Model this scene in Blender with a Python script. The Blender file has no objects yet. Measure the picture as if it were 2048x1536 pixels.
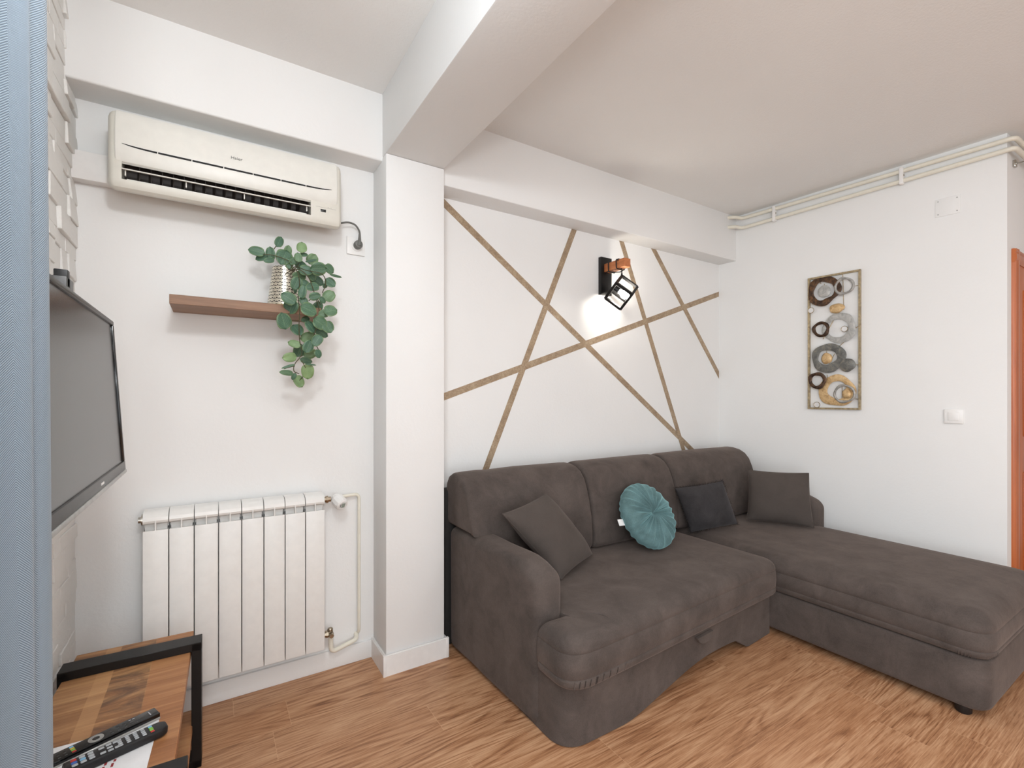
import bpy, bmesh, math, random
from mathutils import Vector, Matrix, noise
PI = math.pi
rnd = random.Random(7)
sc = bpy.context.scene
COL = sc.collection
MAT = {}
INV = {}

# ------------------------------------------------------------------ materials
def lin(c):
    return tuple(((x / 255 / 12.92) if x / 255 <= .04045 else ((x / 255 + .055) / 1.055) ** 2.4) for x in c) + (1,)

class NT:
    def __init__(s, name):
        m = bpy.data.materials.new(name); m.use_nodes = True
        s.m = m; s.t = m.node_tree; s.n = s.t.nodes; s.b = s.n['Principled BSDF']
        MAT[name] = m
    def node(s, kind, **kw):
        n = s.n.new(kind)
        for k, v in kw.items():
            if hasattr(n, k): setattr(n, k, v)
            else: n.inputs[k.replace('_', ' ')].default_value = v
        return n
    def link(s, a, b): s.t.links.new(a, b)
    def math(s, op, a, b=None, c=None):
        n = s.n.new('ShaderNodeMath'); n.operation = op
        for i, x in enumerate((a, b, c)):
            if x is None: continue
            if isinstance(x, (int, float)): n.inputs[i].default_value = x
            else: s.link(x, n.inputs[i])
        return n.outputs[0]
    def ramp(s, fac, stops):
        n = s.n.new('ShaderNodeValToRGB'); e = n.color_ramp.elements
        while len(e) < len(stops): e.new(.5)
        for el, (p, c) in zip(e, stops):
            el.position = p; el.color = lin(c) if max(c) > 1 else (c[0], c[1], c[2], 1)
        s.link(fac, n.inputs[0]); return n.outputs[0]
    def mix(s, fac, a, b, mode='MIX'):
        n = s.n.new('ShaderNodeMix'); n.data_type = 'RGBA'; n.blend_type = mode
        for i, x in ((0, fac), (6, a), (7, b)):
            if isinstance(x, (int, float)): n.inputs[i].default_value = x
            elif isinstance(x, tuple): n.inputs[i].default_value = lin(x) if max(x) > 1 else x
            else: s.link(x, n.inputs[i])
        return n.outputs[2]
    def noise(s, vec, scale, detail=4, rough=.55, dist=0):
        n = s.node('ShaderNodeTexNoise'); n.inputs['Scale'].default_value = scale
        n.inputs['Detail'].default_value = detail; n.inputs['Roughness'].default_value = rough
        n.inputs['Distortion'].default_value = dist
        if vec is not None: s.link(vec, n.inputs['Vector'])
        return n.outputs['Fac']
    def coord(s, kind='Object'): return s.node('ShaderNodeTexCoord').outputs[kind]
    def mapping(s, vec, scale=(1, 1, 1), loc=(0, 0, 0), rot=(0, 0, 0)):
        n = s.node('ShaderNodeMapping'); n.inputs['Scale'].default_value = scale
        n.inputs['Location'].default_value = loc; n.inputs['Rotation'].default_value = rot
        s.link(vec, n.inputs['Vector']); return n.outputs[0]
    def bump(s, h, strength=.2, dist=.01):
        n = s.node('ShaderNodeBump'); n.inputs['Strength'].default_value = strength
        n.inputs['Distance'].default_value = dist; s.link(h, n.inputs['Height'])
        s.link(n.outputs[0], s.b.inputs['Normal'])
    def base(s, c):
        if isinstance(c, tuple): s.b.inputs['Base Color'].default_value = lin(c)
        else: s.link(c, s.b.inputs['Base Color'])
    def set(s, **kw):
        for k, v in kw.items(): s.b.inputs[k.replace('_', ' ')].default_value = v
        return s

def plain(name, c, rough=.5, metal=0, noise_amt=.06, nscale=30, bump=0, bscale=200, **kw):
    t = NT(name); co = t.coord()
    f = t.noise(co, nscale, 3)
    lo = tuple(x * (1 - noise_amt) for x in c); hi = tuple(min(255, x * (1 + noise_amt)) for x in c)
    t.base(t.ramp(f, [(.3, lo), (.7, hi)])); t.set(Roughness=rough, Metallic=metal, **kw)
    if bump: t.bump(t.noise(co, bscale, 3), bump, .004)
    return t

def plaster(name, c, bump=.12, scale=60):
    t = NT(name); co = t.coord()
    f = t.noise(co, 1.3, 3); t.base(t.ramp(f, [(.3, tuple(x * .985 for x in c)), (.7, c)]))
    t.set(Roughness=.85, Specular_IOR_Level=.25)
    t.bump(t.noise(co, scale, 5, .65), bump, .006); return t

plaster('wall_paint', (238, 238, 237))
plaster('ceiling_paint', (236, 235, 233), .25, 90)
plaster('stone_white', (238, 237, 234), .6, 45)
plain('gloss_white_paint', (236, 234, 232), .4, noise_amt=.01)
plain('radiator_white', (236, 235, 232), .32, noise_amt=.01)
plain('ac_plastic', (224, 222, 215), .38, noise_amt=.01)
plain('ac_chin_plastic', (214, 211, 201), .4, noise_amt=.01)
plain('pipe_paint', (232, 228, 214), .35, noise_amt=.015)
plain('white_plastic', (238, 237, 235), .3, noise_amt=.005)
plain('dark_vent', (52, 44, 40), .6)
plain('black_gap', (14, 13, 13), .7)
plain('black_steel', (24, 23, 23), .42, .3)
plain('black_plastic', (22, 22, 24), .45)
plain('dark_gray_plastic', (66, 65, 64), .35)
plain('gray_rubber', (104, 104, 100), .5)
plain('chrome', (190, 186, 178), .2, 1, noise_amt=.02)
plain('nickel', (172, 160, 142), .25, 1, noise_amt=.03)
plain('glossy_black', (12, 12, 13), .12)
plain('silver_plastic', (165, 165, 162), .3, .4)
plain('key_silver', (170, 174, 178), .35)
plain('key_red', (176, 40, 34), .4); plain('key_blue', (52, 92, 170), .4)
plain('key_green', (120, 176, 70), .4); plain('key_yellow', (200, 180, 60), .4); plain('key_lightblue', (122, 176, 208), .4)
plain('key_dark', (58, 60, 62), .4)
plain('paper', (236, 236, 238), .25, noise_amt=.01)
plain('ink_black', (40, 40, 42), .7); plain('ink_red', (150, 54, 58), .7)
plain('art_gold_frame', (168, 152, 122), .4, .6, noise_amt=.15, nscale=60)
plain('mirror', (236, 236, 236), .1, .4, noise_amt=.0)  # whitish base colour stands in for the pale room reflected in the discs
plain('tag_white', (232, 232, 232), .6)
plain('dark_frame_fabric', (34, 32, 31), .9)
plain('lcd', (150, 160, 150), .3)
plain('gold_rim', (196, 176, 120), .35, .8)

# television screen: dark glossy glass
t = NT('screen_glass'); t.base((30, 29, 29)); t.set(Roughness=.22, IOR=1.5)
# bulb
t = NT('bulb_glow'); t.base((255, 250, 240)); t.b.inputs['Emission Color'].default_value = (1, .93, .82, 1); t.b.inputs['Emission Strength'].default_value = 110

# sofa suede
def suede(name, c, sheen=.5, amt=.16, fine=True):
    t = NT(name); co = t.coord()
    f1 = t.noise(co, 7, 5, .65, .4); f2 = t.noise(co, 260, 2)
    f = t.math('ADD', t.math('MULTIPLY', f1, .75), t.math('MULTIPLY', f2, .25))
    t.base(t.ramp(f, [(.3, tuple(x * (1 - amt) for x in c)), (.72, tuple(x * (1 + amt) for x in c))]))
    t.set(Roughness=.95, Sheen_Weight=sheen, Sheen_Roughness=.45, Specular_IOR_Level=.15)
    t.b.inputs['Sheen Tint'].default_value = lin(tuple(min(255, x * 1.9) for x in c))
    h = t.math('ADD', t.math('MULTIPLY', f2, .5), t.math('MULTIPLY', t.noise(co, 22, 4), 1.0))
    t.bump(h, .35, .004); return t
suede('sofa_suede', (82, 74, 70), .5, .2)
suede('cushion_weave', (80, 73, 69), .35, .07)
suede('fur_charcoal', (56, 54, 55), .7, .22)
suede('fringe_black', (34, 33, 34), .3, .1)
suede('teal_velvet', (92, 119, 121), .9, .24)

# floor planks: uv in metres inside each plank, colour attribute with random values
t = NT('floor_wood'); uv = t.node('ShaderNodeUVMap').outputs[0]
at = t.node('ShaderNodeVertexColor'); at.layer_name = 'rand'
sp = t.node('ShaderNodeSeparateXYZ'); t.link(uv, sp.inputs[0])
sr = t.node('ShaderNodeSeparateColor'); t.link(at.outputs[0], sr.inputs[0])
cm = t.node('ShaderNodeCombineXYZ')
t.link(t.math('ADD', sp.outputs[0], t.math('MULTIPLY', sr.outputs[0], 37.)), cm.inputs[0])
t.link(t.math('ADD', sp.outputs[1], t.math('MULTIPLY', sr.outputs[1], 23.)), cm.inputs[1])
v1 = t.mapping(cm.outputs[0], (.62, 6.2, 1)); big = t.noise(v1, 1.3, 2, .4, .25)
rings = t.math('SINE', t.math('MULTIPLY', big, 95.))
rings = t.math('POWER', t.math('MULTIPLY_ADD', rings, .5, .5), .55)
v2 = t.mapping(cm.outputs[0], (3.5, 95, 1)); fine = t.noise(v2, 2.2, 6, .7, .3)
v3 = t.mapping(cm.outputs[0], (1.6, 9, 1)); dark = t.noise(v3, 1.6, 4, .6, 1.2)
msk = t.ramp(t.noise(t.mapping(cm.outputs[0], (.9, 4, 1), (3, 7, 0)), 1.2, 2), [(.38, (.25, .25, .25)), (.6, (1., 1., 1.))])
rings = t.math('MULTIPLY_ADD', t.math('SUBTRACT', rings, .6), msk, .6)
f = t.math('ADD', t.math('MULTIPLY', rings, .17), t.math('ADD', t.math('MULTIPLY', fine, .74), t.math('MULTIPLY', dark, .42)))
colr = t.ramp(f, [(.43, (98, 62, 40)), (.55, (144, 99, 68)), (.67, (178, 131, 95)), (.82, (204, 161, 125))])
colr = t.mix(t.math('MULTIPLY', sr.outputs[2], .22), colr, (176, 120, 80))
W = .172
e1 = t.math('LESS_THAN', sp.outputs[1], .0016); e2 = t.math('LESS_THAN', sp.outputs[0], .0016)
seam = t.math('MAXIMUM', e1, e2)
colr = t.mix(t.math('MULTIPLY', seam, .65), colr, (214, 172, 136)); t.base(colr)
t.set(Roughness=.42, Specular_IOR_Level=.4); t.bump(t.math('SUBTRACT', f, seam), .12, .002)

# oak shelf and mango wood table, lamp wood
def wood(name, stops, scale, axis=0, rough=.5, patches=False, ring=40.):
    t = NT(name); co = t.coord()
    s = [60, 60, 60]; s[axis] = 3.
    fine = t.noise(t.mapping(co, tuple(x * scale for x in s)), 1.0, 6, .65, .4)
    s2 = [9, 9, 9]; s2[axis] = 1.4
    big = t.noise(t.mapping(co, tuple(x * scale for x in s2)), 1.0, 3, .5, .8)
    f = t.math('ADD', t.math('MULTIPLY', fine, .55), t.math('MULTIPLY', big, .5))
    c = t.ramp(f, stops); 
    if patches: c = patches(t, co, c)
    t.base(c); t.set(Roughness=rough); t.bump(fine, .15, .002); return t
wood('shelf_wood', [(.3, (104, 74, 52)), (.5, (138, 102, 76)), (.75, (168, 130, 100))], 1.0)
wood('lamp_wood', [(.3, (160, 92, 52)), (.55, (196, 122, 76)), (.8, (220, 150, 100))], 1.5, 1)
wood('door_wood', [(.3, (146, 70, 30)), (.55, (180, 96, 48)), (.8, (202, 120, 66))], .5, 2, .35)
def mango(t, co, c):
    # staves of different tones running along the table, and one dark figure
    s = t.node('ShaderNodeSeparateXYZ'); t.link(co, s.inputs[0])
    x = t.math('ADD', s.outputs[0], t.math('MULTIPLY', s.outputs[1], -.0))
    n = t.noise(t.mapping(co, (5, 11, 1), (1.7, 1.4, 0)), 1.0, 5, .7, 1.2)
    dk = t.ramp(n, [(.42, (0., 0., 0.)), (.6, (1., 1., 1.))])
    b = t.math('MULTIPLY', t.math('LESS_THAN', t.math('ABSOLUTE', t.math('ADD', x, -.005)), .048), dk)
    c = t.mix(t.math('MULTIPLY', b, .72), c, (78, 56, 46))
    lt = t.math('LESS_THAN', t.math('ABSOLUTE', t.math('ADD', x, .064)), .02)
    c = t.mix(t.math('MULTIPLY', lt, .35), c, (206, 160, 112))
    rt = t.math('GREATER_THAN', x, .055)
    return t.mix(t.math('MULTIPLY', rt, .35), c, (176, 112, 68))
wood('mango_wood', [(.34, (88, 56, 36)), (.48, (150, 104, 66)), (.56, (172, 126, 84)), (.7, (204, 160, 112))], .8, 0, .5, mango)
# wall stripes: taupe gold speckled
t = NT('stripe_paint'); co = t.coord()
f = t.noise(co, 130, 4, .7); g = t.noise(t.mapping(co, (10, 10, 10)), 1.5, 3)
t.base(t.ramp(t.math('ADD', t.math('MULTIPLY', f, .6), t.math('MULTIPLY', g, .4)), [(.35, (140, 120, 100)), (.5, (170, 148, 122)), (.68, (196, 178, 152))]))
t.set(Roughness=.5, Metallic=.25); t.bump(f, .2, .002)
# curtain herringbone (uv in metres)
t = NT('curtain_herringbone'); uv = t.node('ShaderNodeUVMap').outputs[0]
sp = t.node('ShaderNodeSeparateXYZ'); t.link(uv, sp.inputs[0])
tri = t.math('PINGPONG', sp.outputs[0], .036)
ph = t.math('SUBTRACT', sp.outputs[1], t.math('MULTIPLY', tri, 1.05))
st = t.math('SINE', t.math('MULTIPLY', ph, 2 * PI / .0028))
f = t.math('MULTIPLY_ADD', st, .5, .5)
t.base(t.ramp(f, [(.2, (90, 106, 121)), (.8, (144, 160, 173))])); t.set(Roughness=.9, Sheen_Weight=.2)
t.bump(f, .25, .002)
# leaf: green with pale veins, brightness from attribute
t = NT('leaf_green'); uv = t.node('ShaderNodeUVMap').outputs[0]
at = t.node('ShaderNodeVertexColor'); at.layer_name = 'tone'
sp = t.node('ShaderNodeSeparateXYZ'); t.link(uv, sp.inputs[0])
ax = t.math('ABSOLUTE', t.math('SUBTRACT', sp.outputs[0], .5))
vein = t.math('LESS_THAN', ax, .018)
side = t.math('SINE', t.math('MULTIPLY', t.math('SUBTRACT', sp.outputs[1], t.math('MULTIPLY', ax, .9)), 42.))
side = t.math('GREATER_THAN', side, .86)
vn = t.math('MAXIMUM', vein, t.math('MULTIPLY', side, .5))
rim = t.math('GREATER_THAN', t.math('ADD', t.math('MULTIPLY', ax, 1.0), t.math('MULTIPLY', t.math('ABSOLUTE', t.math('SUBTRACT', sp.outputs[1], .5)), .35)), .47)
dk = t.mix(t.noise(t.coord(), 60, 3), (42, 76, 60), (82, 118, 94))
lt = t.mix(t.noise(t.coord(), 60, 3), (122, 152, 98), (160, 186, 130))
c = t.mix(at.outputs[0], dk, lt); c = t.mix(t.math('MULTIPLY', vn, .4), c, (136, 164, 130))
c = t.mix(t.math('MULTIPLY', rim, .35), c, (140, 164, 110))
t.base(c); t.set(Roughness=.5)
plain('stem_brown', (74, 70, 44), .7)
# perforated metal pot
t = NT('pot_metal'); uv = t.node('ShaderNodeUVMap').outputs[0]
br = t.mapping(uv, (19, 11, 1)); sp = t.node('ShaderNodeSeparateXYZ'); t.link(br, sp.inputs[0])
row = t.math('FLOOR', sp.outputs[1]); xx = t.math('SUBTRACT', t.math('FRACT', t.math('ADD', sp.outputs[0], t.math('MULTIPLY', row, .5))), .5)
yy = t.math('SUBTRACT', t.math('FRACT', sp.outputs[1]), .18)
rad = t.math('SQRT', t.math('ADD', t.math('MULTIPLY', xx, xx), t.math('MULTIPLY', yy, yy)))
ang = t.math('ARCTAN2', xx, yy)
pet = t.math('GREATER_THAN', t.math('COSINE', t.math('MULTIPLY', ang, 5.)), -.25)
ringm = t.math('MULTIPLY', t.math('LESS_THAN', rad, .58), t.math('GREATER_THAN', rad, .16))
half = t.math('LESS_THAN', t.math('ABSOLUTE', ang), 1.45)
hole = t.math('MULTIPLY', t.math('MULTIPLY', pet, ringm), half)
t.base(t.mix(hole, (222, 216, 200), (40, 35, 30)))
t.link(t.math('MULTIPLY_ADD', hole, -.7, .8), t.b.inputs['Metallic']); t.set(Roughness=.3)
# wall art finishes
def blotch(name, a, b, c, metal=.5, rough=.45, sc_=35):
    t = NT(name); co = t.coord()
    f = t.noise(co, sc_, 5, .7, .8); t.base(t.ramp(f, [(.35, a), (.52, b), (.7, c)])); t.set(Roughness=rough, Metallic=metal); t.bump(f, .3, .003)
blotch('art_bronze', (44, 32, 26), (84, 62, 46), (128, 92, 60))
blotch('art_silver', (150, 150, 147), (178, 177, 174), (194, 192, 186), .2)
blotch('art_gray', (88, 88, 86), (112, 112, 108), (150, 142, 126), .35)
blotch('art_gold', (170, 136, 92), (206, 174, 128), (222, 196, 152), .35)

# ------------------------------------------------------------------ mesh helpers
def smooth(bm, angle=40):
    for f in bm.faces: f.smooth = True
    a = math.radians(angle)
    for e in bm.edges:
        if len(e.link_faces) == 2 and e.calc_face_angle(0) > a: e.smooth = False

def obj(name, bm, mat, parent=None, sm=True, angle=40, fix=True):
    if fix: bmesh.ops.recalc_face_normals(bm, faces=bm.faces)
    if parent is not None and parent.name in INV: bm.transform(INV[parent.name])
    if sm: smooth(bm, angle)
    me = bpy.data.meshes.new(name); bm.to_mesh(me); bm.free()
    o = bpy.data.objects.new(name, me)
    for m in (mat if isinstance(mat, (list, tuple)) else [mat]): me.materials.append(MAT[m])
    COL.objects.link(o)
    if parent is not None:
        o.parent = parent
        if parent.name in INV: INV[o.name] = INV[parent.name]
    return o

def thing(name, label, cat, loc=(0, 0, 0), rotz=0, group=None):
    o = bpy.data.objects.new(name, None); COL.objects.link(o)
    o.location = loc; o.rotation_euler = (0, 0, rotz); o.empty_display_size = .1
    o['label'] = label; o['category'] = cat
    if group: o['group'] = group
    INV[o.name] = (Matrix.Translation(loc) @ Matrix.Rotation(rotz, 4, 'Z')).inverted()
    return o
def tag(o, label, cat, group=None):
    o['label'] = label; o['category'] = cat
    if group: o['group'] = group
    return o
def struct(name, bm, mat, sm=True, angle=30):
    o = obj(name, bm, mat, None, sm, angle); o['kind'] = 'structure'; return o

def BM(): return bmesh.new()
def box(bm, x0, x1, y0, y1, z0, z1, r=0, seg=2, M=None):
    res = bmesh.ops.create_cube(bm, size=1)
    vs = res['verts']
    for v in vs:
        v.co = Vector((x0 + (v.co.x + .5) * (x1 - x0), y0 + (v.co.y + .5) * (y1 - y0), z0 + (v.co.z + .5) * (z1 - z0)))
    if M is not None:
        for v in vs: v.co = M @ v.co
    if r > 0:
        es = list({e for v in vs for e in v.link_edges})
        bmesh.ops.bevel(bm, geom=es, offset=r, segments=seg, profile=.5, affect='EDGES', clamp_overlap=True)
    return bm
def poly_prism(bm, pts, axis, a0, a1):
    """pts: 2-D outline; axis: extrusion axis 0/1/2; the outline fills the other two axes in order."""
    def put(p, a):
        c = [p[0], p[1]]; c.insert(axis, a); return bm.verts.new(c)
    A = [put(p, a0) for p in pts]; B = [put(p, a1) for p in pts]
    n = len(pts)
    for i in range(n): bm.faces.new((A[i], A[(i + 1) % n], B[(i + 1) % n], B[i]))
    bm.faces.new(A[::-1]); bm.faces.new(B); return bm
def tube(bm, pts, r, seg=10, cap=True, radii=None):
    pts = [Vector(p) for p in pts]; n = len(pts); rings = []
    prev = None
    for i, p in enumerate(pts):
        d = (pts[min(i + 1, n - 1)] - pts[max(i - 1, 0)]).normalized()
        if prev is None:
            a = Vector((0, 0, 1)) if abs(d.z) < .9 else Vector((1, 0, 0))
            u = d.cross(a).normalized()
        else:
            u = (prev - d * prev.dot(d)).normalized()
        prev = u; w = d.cross(u)
        rr = radii[i] if radii else r
        rings.append([bm.verts.new(p + (u * math.cos(2 * PI * k / seg) + w * math.sin(2 * PI * k / seg)) * rr) for k in range(seg)])
    for a, b in zip(rings, rings[1:]):
        for k in range(seg): bm.faces.new((a[k], a[(k + 1) % seg], b[(k + 1) % seg], b[k]))
    if cap: bm.faces.new(rings[0][::-1]); bm.faces.new(rings[-1])
    return bm
def arc_path(pts, rad, n=6):
    """round the corners of a polyline"""
    pts = [Vector(p) for p in pts]; out = [pts[0]]
    for a, b, c in zip(pts, pts[1:], pts[2:]):
        d1 = (a - b); d2 = (c - b); r = min(rad, d1.length * .49, d2.length * .49)
        p1 = b + d1.normalized() * r; p2 = b + d2.normalized() * r
        for k in range(n + 1):
            s = k / n; out.append(p1 * (1 - s) ** 2 + b * 2 * s * (1 - s) + p2 * s ** 2)
    out.append(pts[-1]); return out
def catmull(pts, n=8):
    pts = [Vector(p) for p in pts]; P = [pts[0] * 2 - pts[1]] + pts + [pts[-1] * 2 - pts[-2]]; out = []
    for i in range(1, len(P) - 2):
        for k in range(n):
            s = k / n
            out.append(.5 * ((2 * P[i]) + (P[i + 1] - P[i - 1]) * s + (2 * P[i - 1] - 5 * P[i] + 4 * P[i + 1] - P[i + 2]) * s * s + (3 * P[i] - P[i - 1] - 3 * P[i + 1] + P[i + 2]) * s ** 3))
    out.append(pts[-1]); return out
def lathe(bm, prof, seg=32, M=None, uv=False):
    rings = []
    for r, z in prof:
        rings.append([bm.verts.new((r * math.cos(2 * PI * k / seg), r * math.sin(2 * PI * k / seg), z)) for k in range(seg)])
    lay = bm.loops.layers.uv.verify() if uv else None
    z0, z1 = prof[0][1], prof[-1][1]
    for j, (a, b) in enumerate(zip(rings, rings[1:])):
        for k in range(seg):
            f = bm.faces.new((a[k], a[(k + 1) % seg], b[(k + 1) % seg], b[k]))
            if uv:
                for l, (kk, jj) in zip(f.loops, ((k, j), (k + 1, j), (k + 1, j + 1), (k, j + 1))):
                    l[lay].uv = (kk / seg, (prof[jj][1] - z0) / (z1 - z0))
    if prof[0][0] > 1e-4: bm.faces.new(rings[0][::-1])
    if prof[-1][0] > 1e-4: bm.faces.new(rings[-1])
    if M is not None:
        for rg in rings:
            for v in rg: v.co = M @ v.co
    return bm
def round_poly(pts, rads, n=7):
    out = []; N = len(pts)
    for i, p in enumerate(pts):
        a, b, c = Vector(pts[i - 1]), Vector(p), Vector(pts[(i + 1) % N]); r = rads[i]
        if r <= 0: out.append(b.copy()); continue
        d1, d2 = a - b, c - b; r1 = min(r, d1.length * .49); r2 = min(r, d2.length * .49)
        p1 = b + d1.normalized() * r1; p2 = b + d2.normalized() * r2
        for k in range(n + 1):
            s = k / n; out.append(p1 * (1 - s) ** 2 + b * 2 * s * (1 - s) + p2 * s ** 2)
    return out
def dense(pts, step):
    out = []; N = len(pts)
    for i in range(N):
        a, b = pts[i], pts[(i + 1) % N]; k = max(1, int((b - a).length / step))
        for j in range(k): out.append(a.lerp(b, j / k))
    return out
def inset_poly(pts, d):
    N = len(pts); out = []
    for i in range(N):
        a, b, c = pts[i - 1], pts[i], pts[(i + 1) % N]
        n1 = Vector((-(b - a).y, (b - a).x)); n2 = Vector((-(c - b).y, (c - b).x))
        n1 = n1.normalized() if n1.length > 1e-9 else n2.normalized(); n2 = n2.normalized() if n2.length > 1e-9 else n1
        m = (n1 + n2); m = m.normalized() if m.length > 1e-6 else n1
        out.append(b + m * d / max(.5, m.dot(n1)))
    return out
def nearest_on(poly, p):
    best = None
    for i in range(len(poly)):
        a, b = poly[i - 1], poly[i]; d = b - a; t_ = max(0, min(1, (p - a).dot(d) / max(1e-9, d.length_squared))); q = a + d * t_
        if best is None or (q - p).length < best[0]: best = ((q - p).length, q)
    return best[1]
def plan_solid(bm, plan, rings, core=None, dmax=1):
    """plan: CCW outline (Vectors); rings: list of (z, inset); core: inner outline the inset runs towards."""
    R = []
    tgt = [nearest_on(core, p) for p in plan] if core else None
    for z, ins in rings:
        if core and ins > 0: p = [a.lerp(b, min(1, ins / dmax)) for a, b in zip(plan, tgt)]
        else: p = inset_poly(plan, ins) if abs(ins) > 1e-6 else plan
        R.append([bm.verts.new((q.x, q.y, z)) for q in p])
    N = len(plan)
    for a, b in zip(R, R[1:]):
        for i in range(N): bm.faces.new((a[i], a[(i + 1) % N], b[(i + 1) % N], b[i]))
    bm.faces.new(R[0][::-1]); bm.faces.new(R[-1]); return bm
def profile_loft(bm, prof, stations):
    """prof: (y,z) outline; stations: list of (x, inset) - a soft-ended extrusion along X."""
    pv = [Vector(p) for p in prof]; R = []
    for x, ins in stations:
        p = inset_poly(pv, ins) if abs(ins) > 1e-6 else pv
        R.append([bm.verts.new((x, q.x, q.y)) for q in p])
    N = len(prof)
    for a, b in zip(R, R[1:]):
        for i in range(N): bm.faces.new((a[i], a[(i + 1) % N], b[(i + 1) % N], b[i]))
    bm.faces.new(R[0]); bm.faces.new(R[-1][::-1]); return bm
def wobble(bm, amp, scale, seed=0):
    for v in bm.verts:
        n = noise.noise_vector(v.co * scale + Vector((seed, seed * 2, 0)))
        v.co += n * amp

# ------------------------------------------------------------------ room dimensions (metres)
YB = 2.335            # back wall
XS = -.47             # stone wall base
ZC = 2.69             # ceiling
RA = Vector((3.475, YB)); RB = Vector((3.600, .713))     # slightly skewed right wall
RD = (RB - RA).normalized(); RN = Vector((-abs(RD.y), -RD.x * -1 if False else -RD.x))  # into the room
RN = Vector((RD.y, -RD.x))
if RN.x > 0: RN = -RN
def onR(s, z, d=0):   # point on right wall: s along from the corner, d off the wall
    p = RA + RD * s + RN * d; return Vector((p.x, p.y, z))
XE, YR = 5.3, -3.2    # far right and rear walls of the room

# floor
bm = BM(); uvl = bm.loops.layers.uv.verify(); cl = bm.loops.layers.color.new('rand')
rows = {.98: 2.444, .808: 2.33, .636: 2.21, 1.84: .197, 2.012: .262, 2.184: .075, 1.152: 1.22, 1.324: 2.05, 1.496: 1.3, 1.668: .75, .464: 1.1, .292: 1.9}
PL = 1.29
k0 = int((YR - .98) / W) - 1
for k in range(k0, 9):
    y = .98 + k * W; y0, y1 = max(y, YR - .1), min(y + W, YB + .02)
    if y1 <= y0: continue
    off = None
    for ky, kx in rows.items():
        if abs(ky - y) < .03: off = kx
    if off is None: off = rnd.random() * PL
    j0 = math.floor((XS - off) / PL)
    x = off + j0 * PL
    while x < XE:
        xa, xb = x, min(x + PL, XE + .1)
        vs = [bm.verts.new(c) for c in ((xa, y0, 0), (xb, y0, 0), (xb, y1, 0), (xa, y1, 0))]
        f = bm.faces.new(vs); c = (rnd.random(), rnd.random(), rnd.random(), 1)
        for l, (u, v) in zip(f.loops, ((0, 0), (xb - xa, 0), (xb - xa, y1 - y0), (0, y1 - y0))):
            l[uvl].uv = (u, v); l[cl] = c
        x += PL
struct('floor', bm, 'floor_wood', False)
# subfloor slab is not needed: the planks are the surface

# ceiling slab, beam, soffits, column
bm = BM(); box(bm, XS - .1, XE + .1, YR - .1, YB + .1, ZC, ZC + .1); struct('ceiling', bm, 'ceiling_paint', False)
CX0, CX1, CY = .675, .966, 2.138
bm = BM(); box(bm, CX0, CX1, CY, YB + .05, 0, 2.396, .006); struct('wall_column', bm, 'wall_paint')
bm = BM(); box(bm, CX0, CX1, YR, YB + .05, 2.396, ZC + .02, .006); struct('ceiling_beam', bm, 'wall_paint')
bm = BM(); box(bm, XS - .05, CX0 + .01, 2.19, YB + .05, 2.379, ZC + .02, .008, 3); struct('trim_1', bm, 'wall_paint')
bm = BM()
sx = 3.55
box(bm, CX1 - .01, sx, 2.193, YB + .05, 2.343, ZC + .02, .006, 3); struct('trim_2', bm, 'wall_paint')
# walls
bm = BM(); box(bm, XS - .1, 3.6, YB, YB + .12, 0, ZC + .05); struct('wall_back', bm, 'wall_paint', False)
bm = BM()
o1 = RA + RD * -.15; o2 = RB
pts = [(o1.x, o1.y), (o2.x, o2.y), (XE + .1, .713), (XE + .1, .85), (3.75, .85), (3.65, 2.6)]
poly_prism(bm, pts, 2, 0, ZC + .05); struct('wall_right', bm, 'wall_paint', False)
bm = BM(); box(bm, XE, XE + .1, YR - .1, .85, 0, ZC + .05); struct('wall_far_right', bm, 'wall_paint', False)
RX0, RX1, RZ0, RZ1 = -.42, 1.6, .18, 2.52
bm = BM(); box(bm, XS - .1, RX0, YR - .1, YR, 0, ZC + .05); box(bm, RX1, XE + .1, YR - .1, YR, 0, ZC + .05); box(bm, RX0, RX1, YR - .1, YR, 0, RZ0); box(bm, RX0, RX1, YR - .1, YR, RZ1, ZC + .05)
struct('wall_rear', bm, 'wall_paint', False)
w2 = thing('fill_window', 'added white window in the unseen rear wall, opened for fill light', 'window', ((RX0 + RX1) / 2, YR - .05, RZ0)); w2['kind'] = 'structure'  # rear window invented to bring fill light onto the front-facing walls
bm = BM()
for a in (RX0, (RX0 + RX1) / 2 - .03, RX1 - .06): box(bm, a, a + .06, YR - .08, YR - .01, RZ0, RZ1, .004)
for a in (RZ0, RZ1 - .06): box(bm, RX0, RX1, YR - .08, YR - .01, a, a + .06, .004)
obj('window_frame', bm, 'white_plastic', w2)
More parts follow.
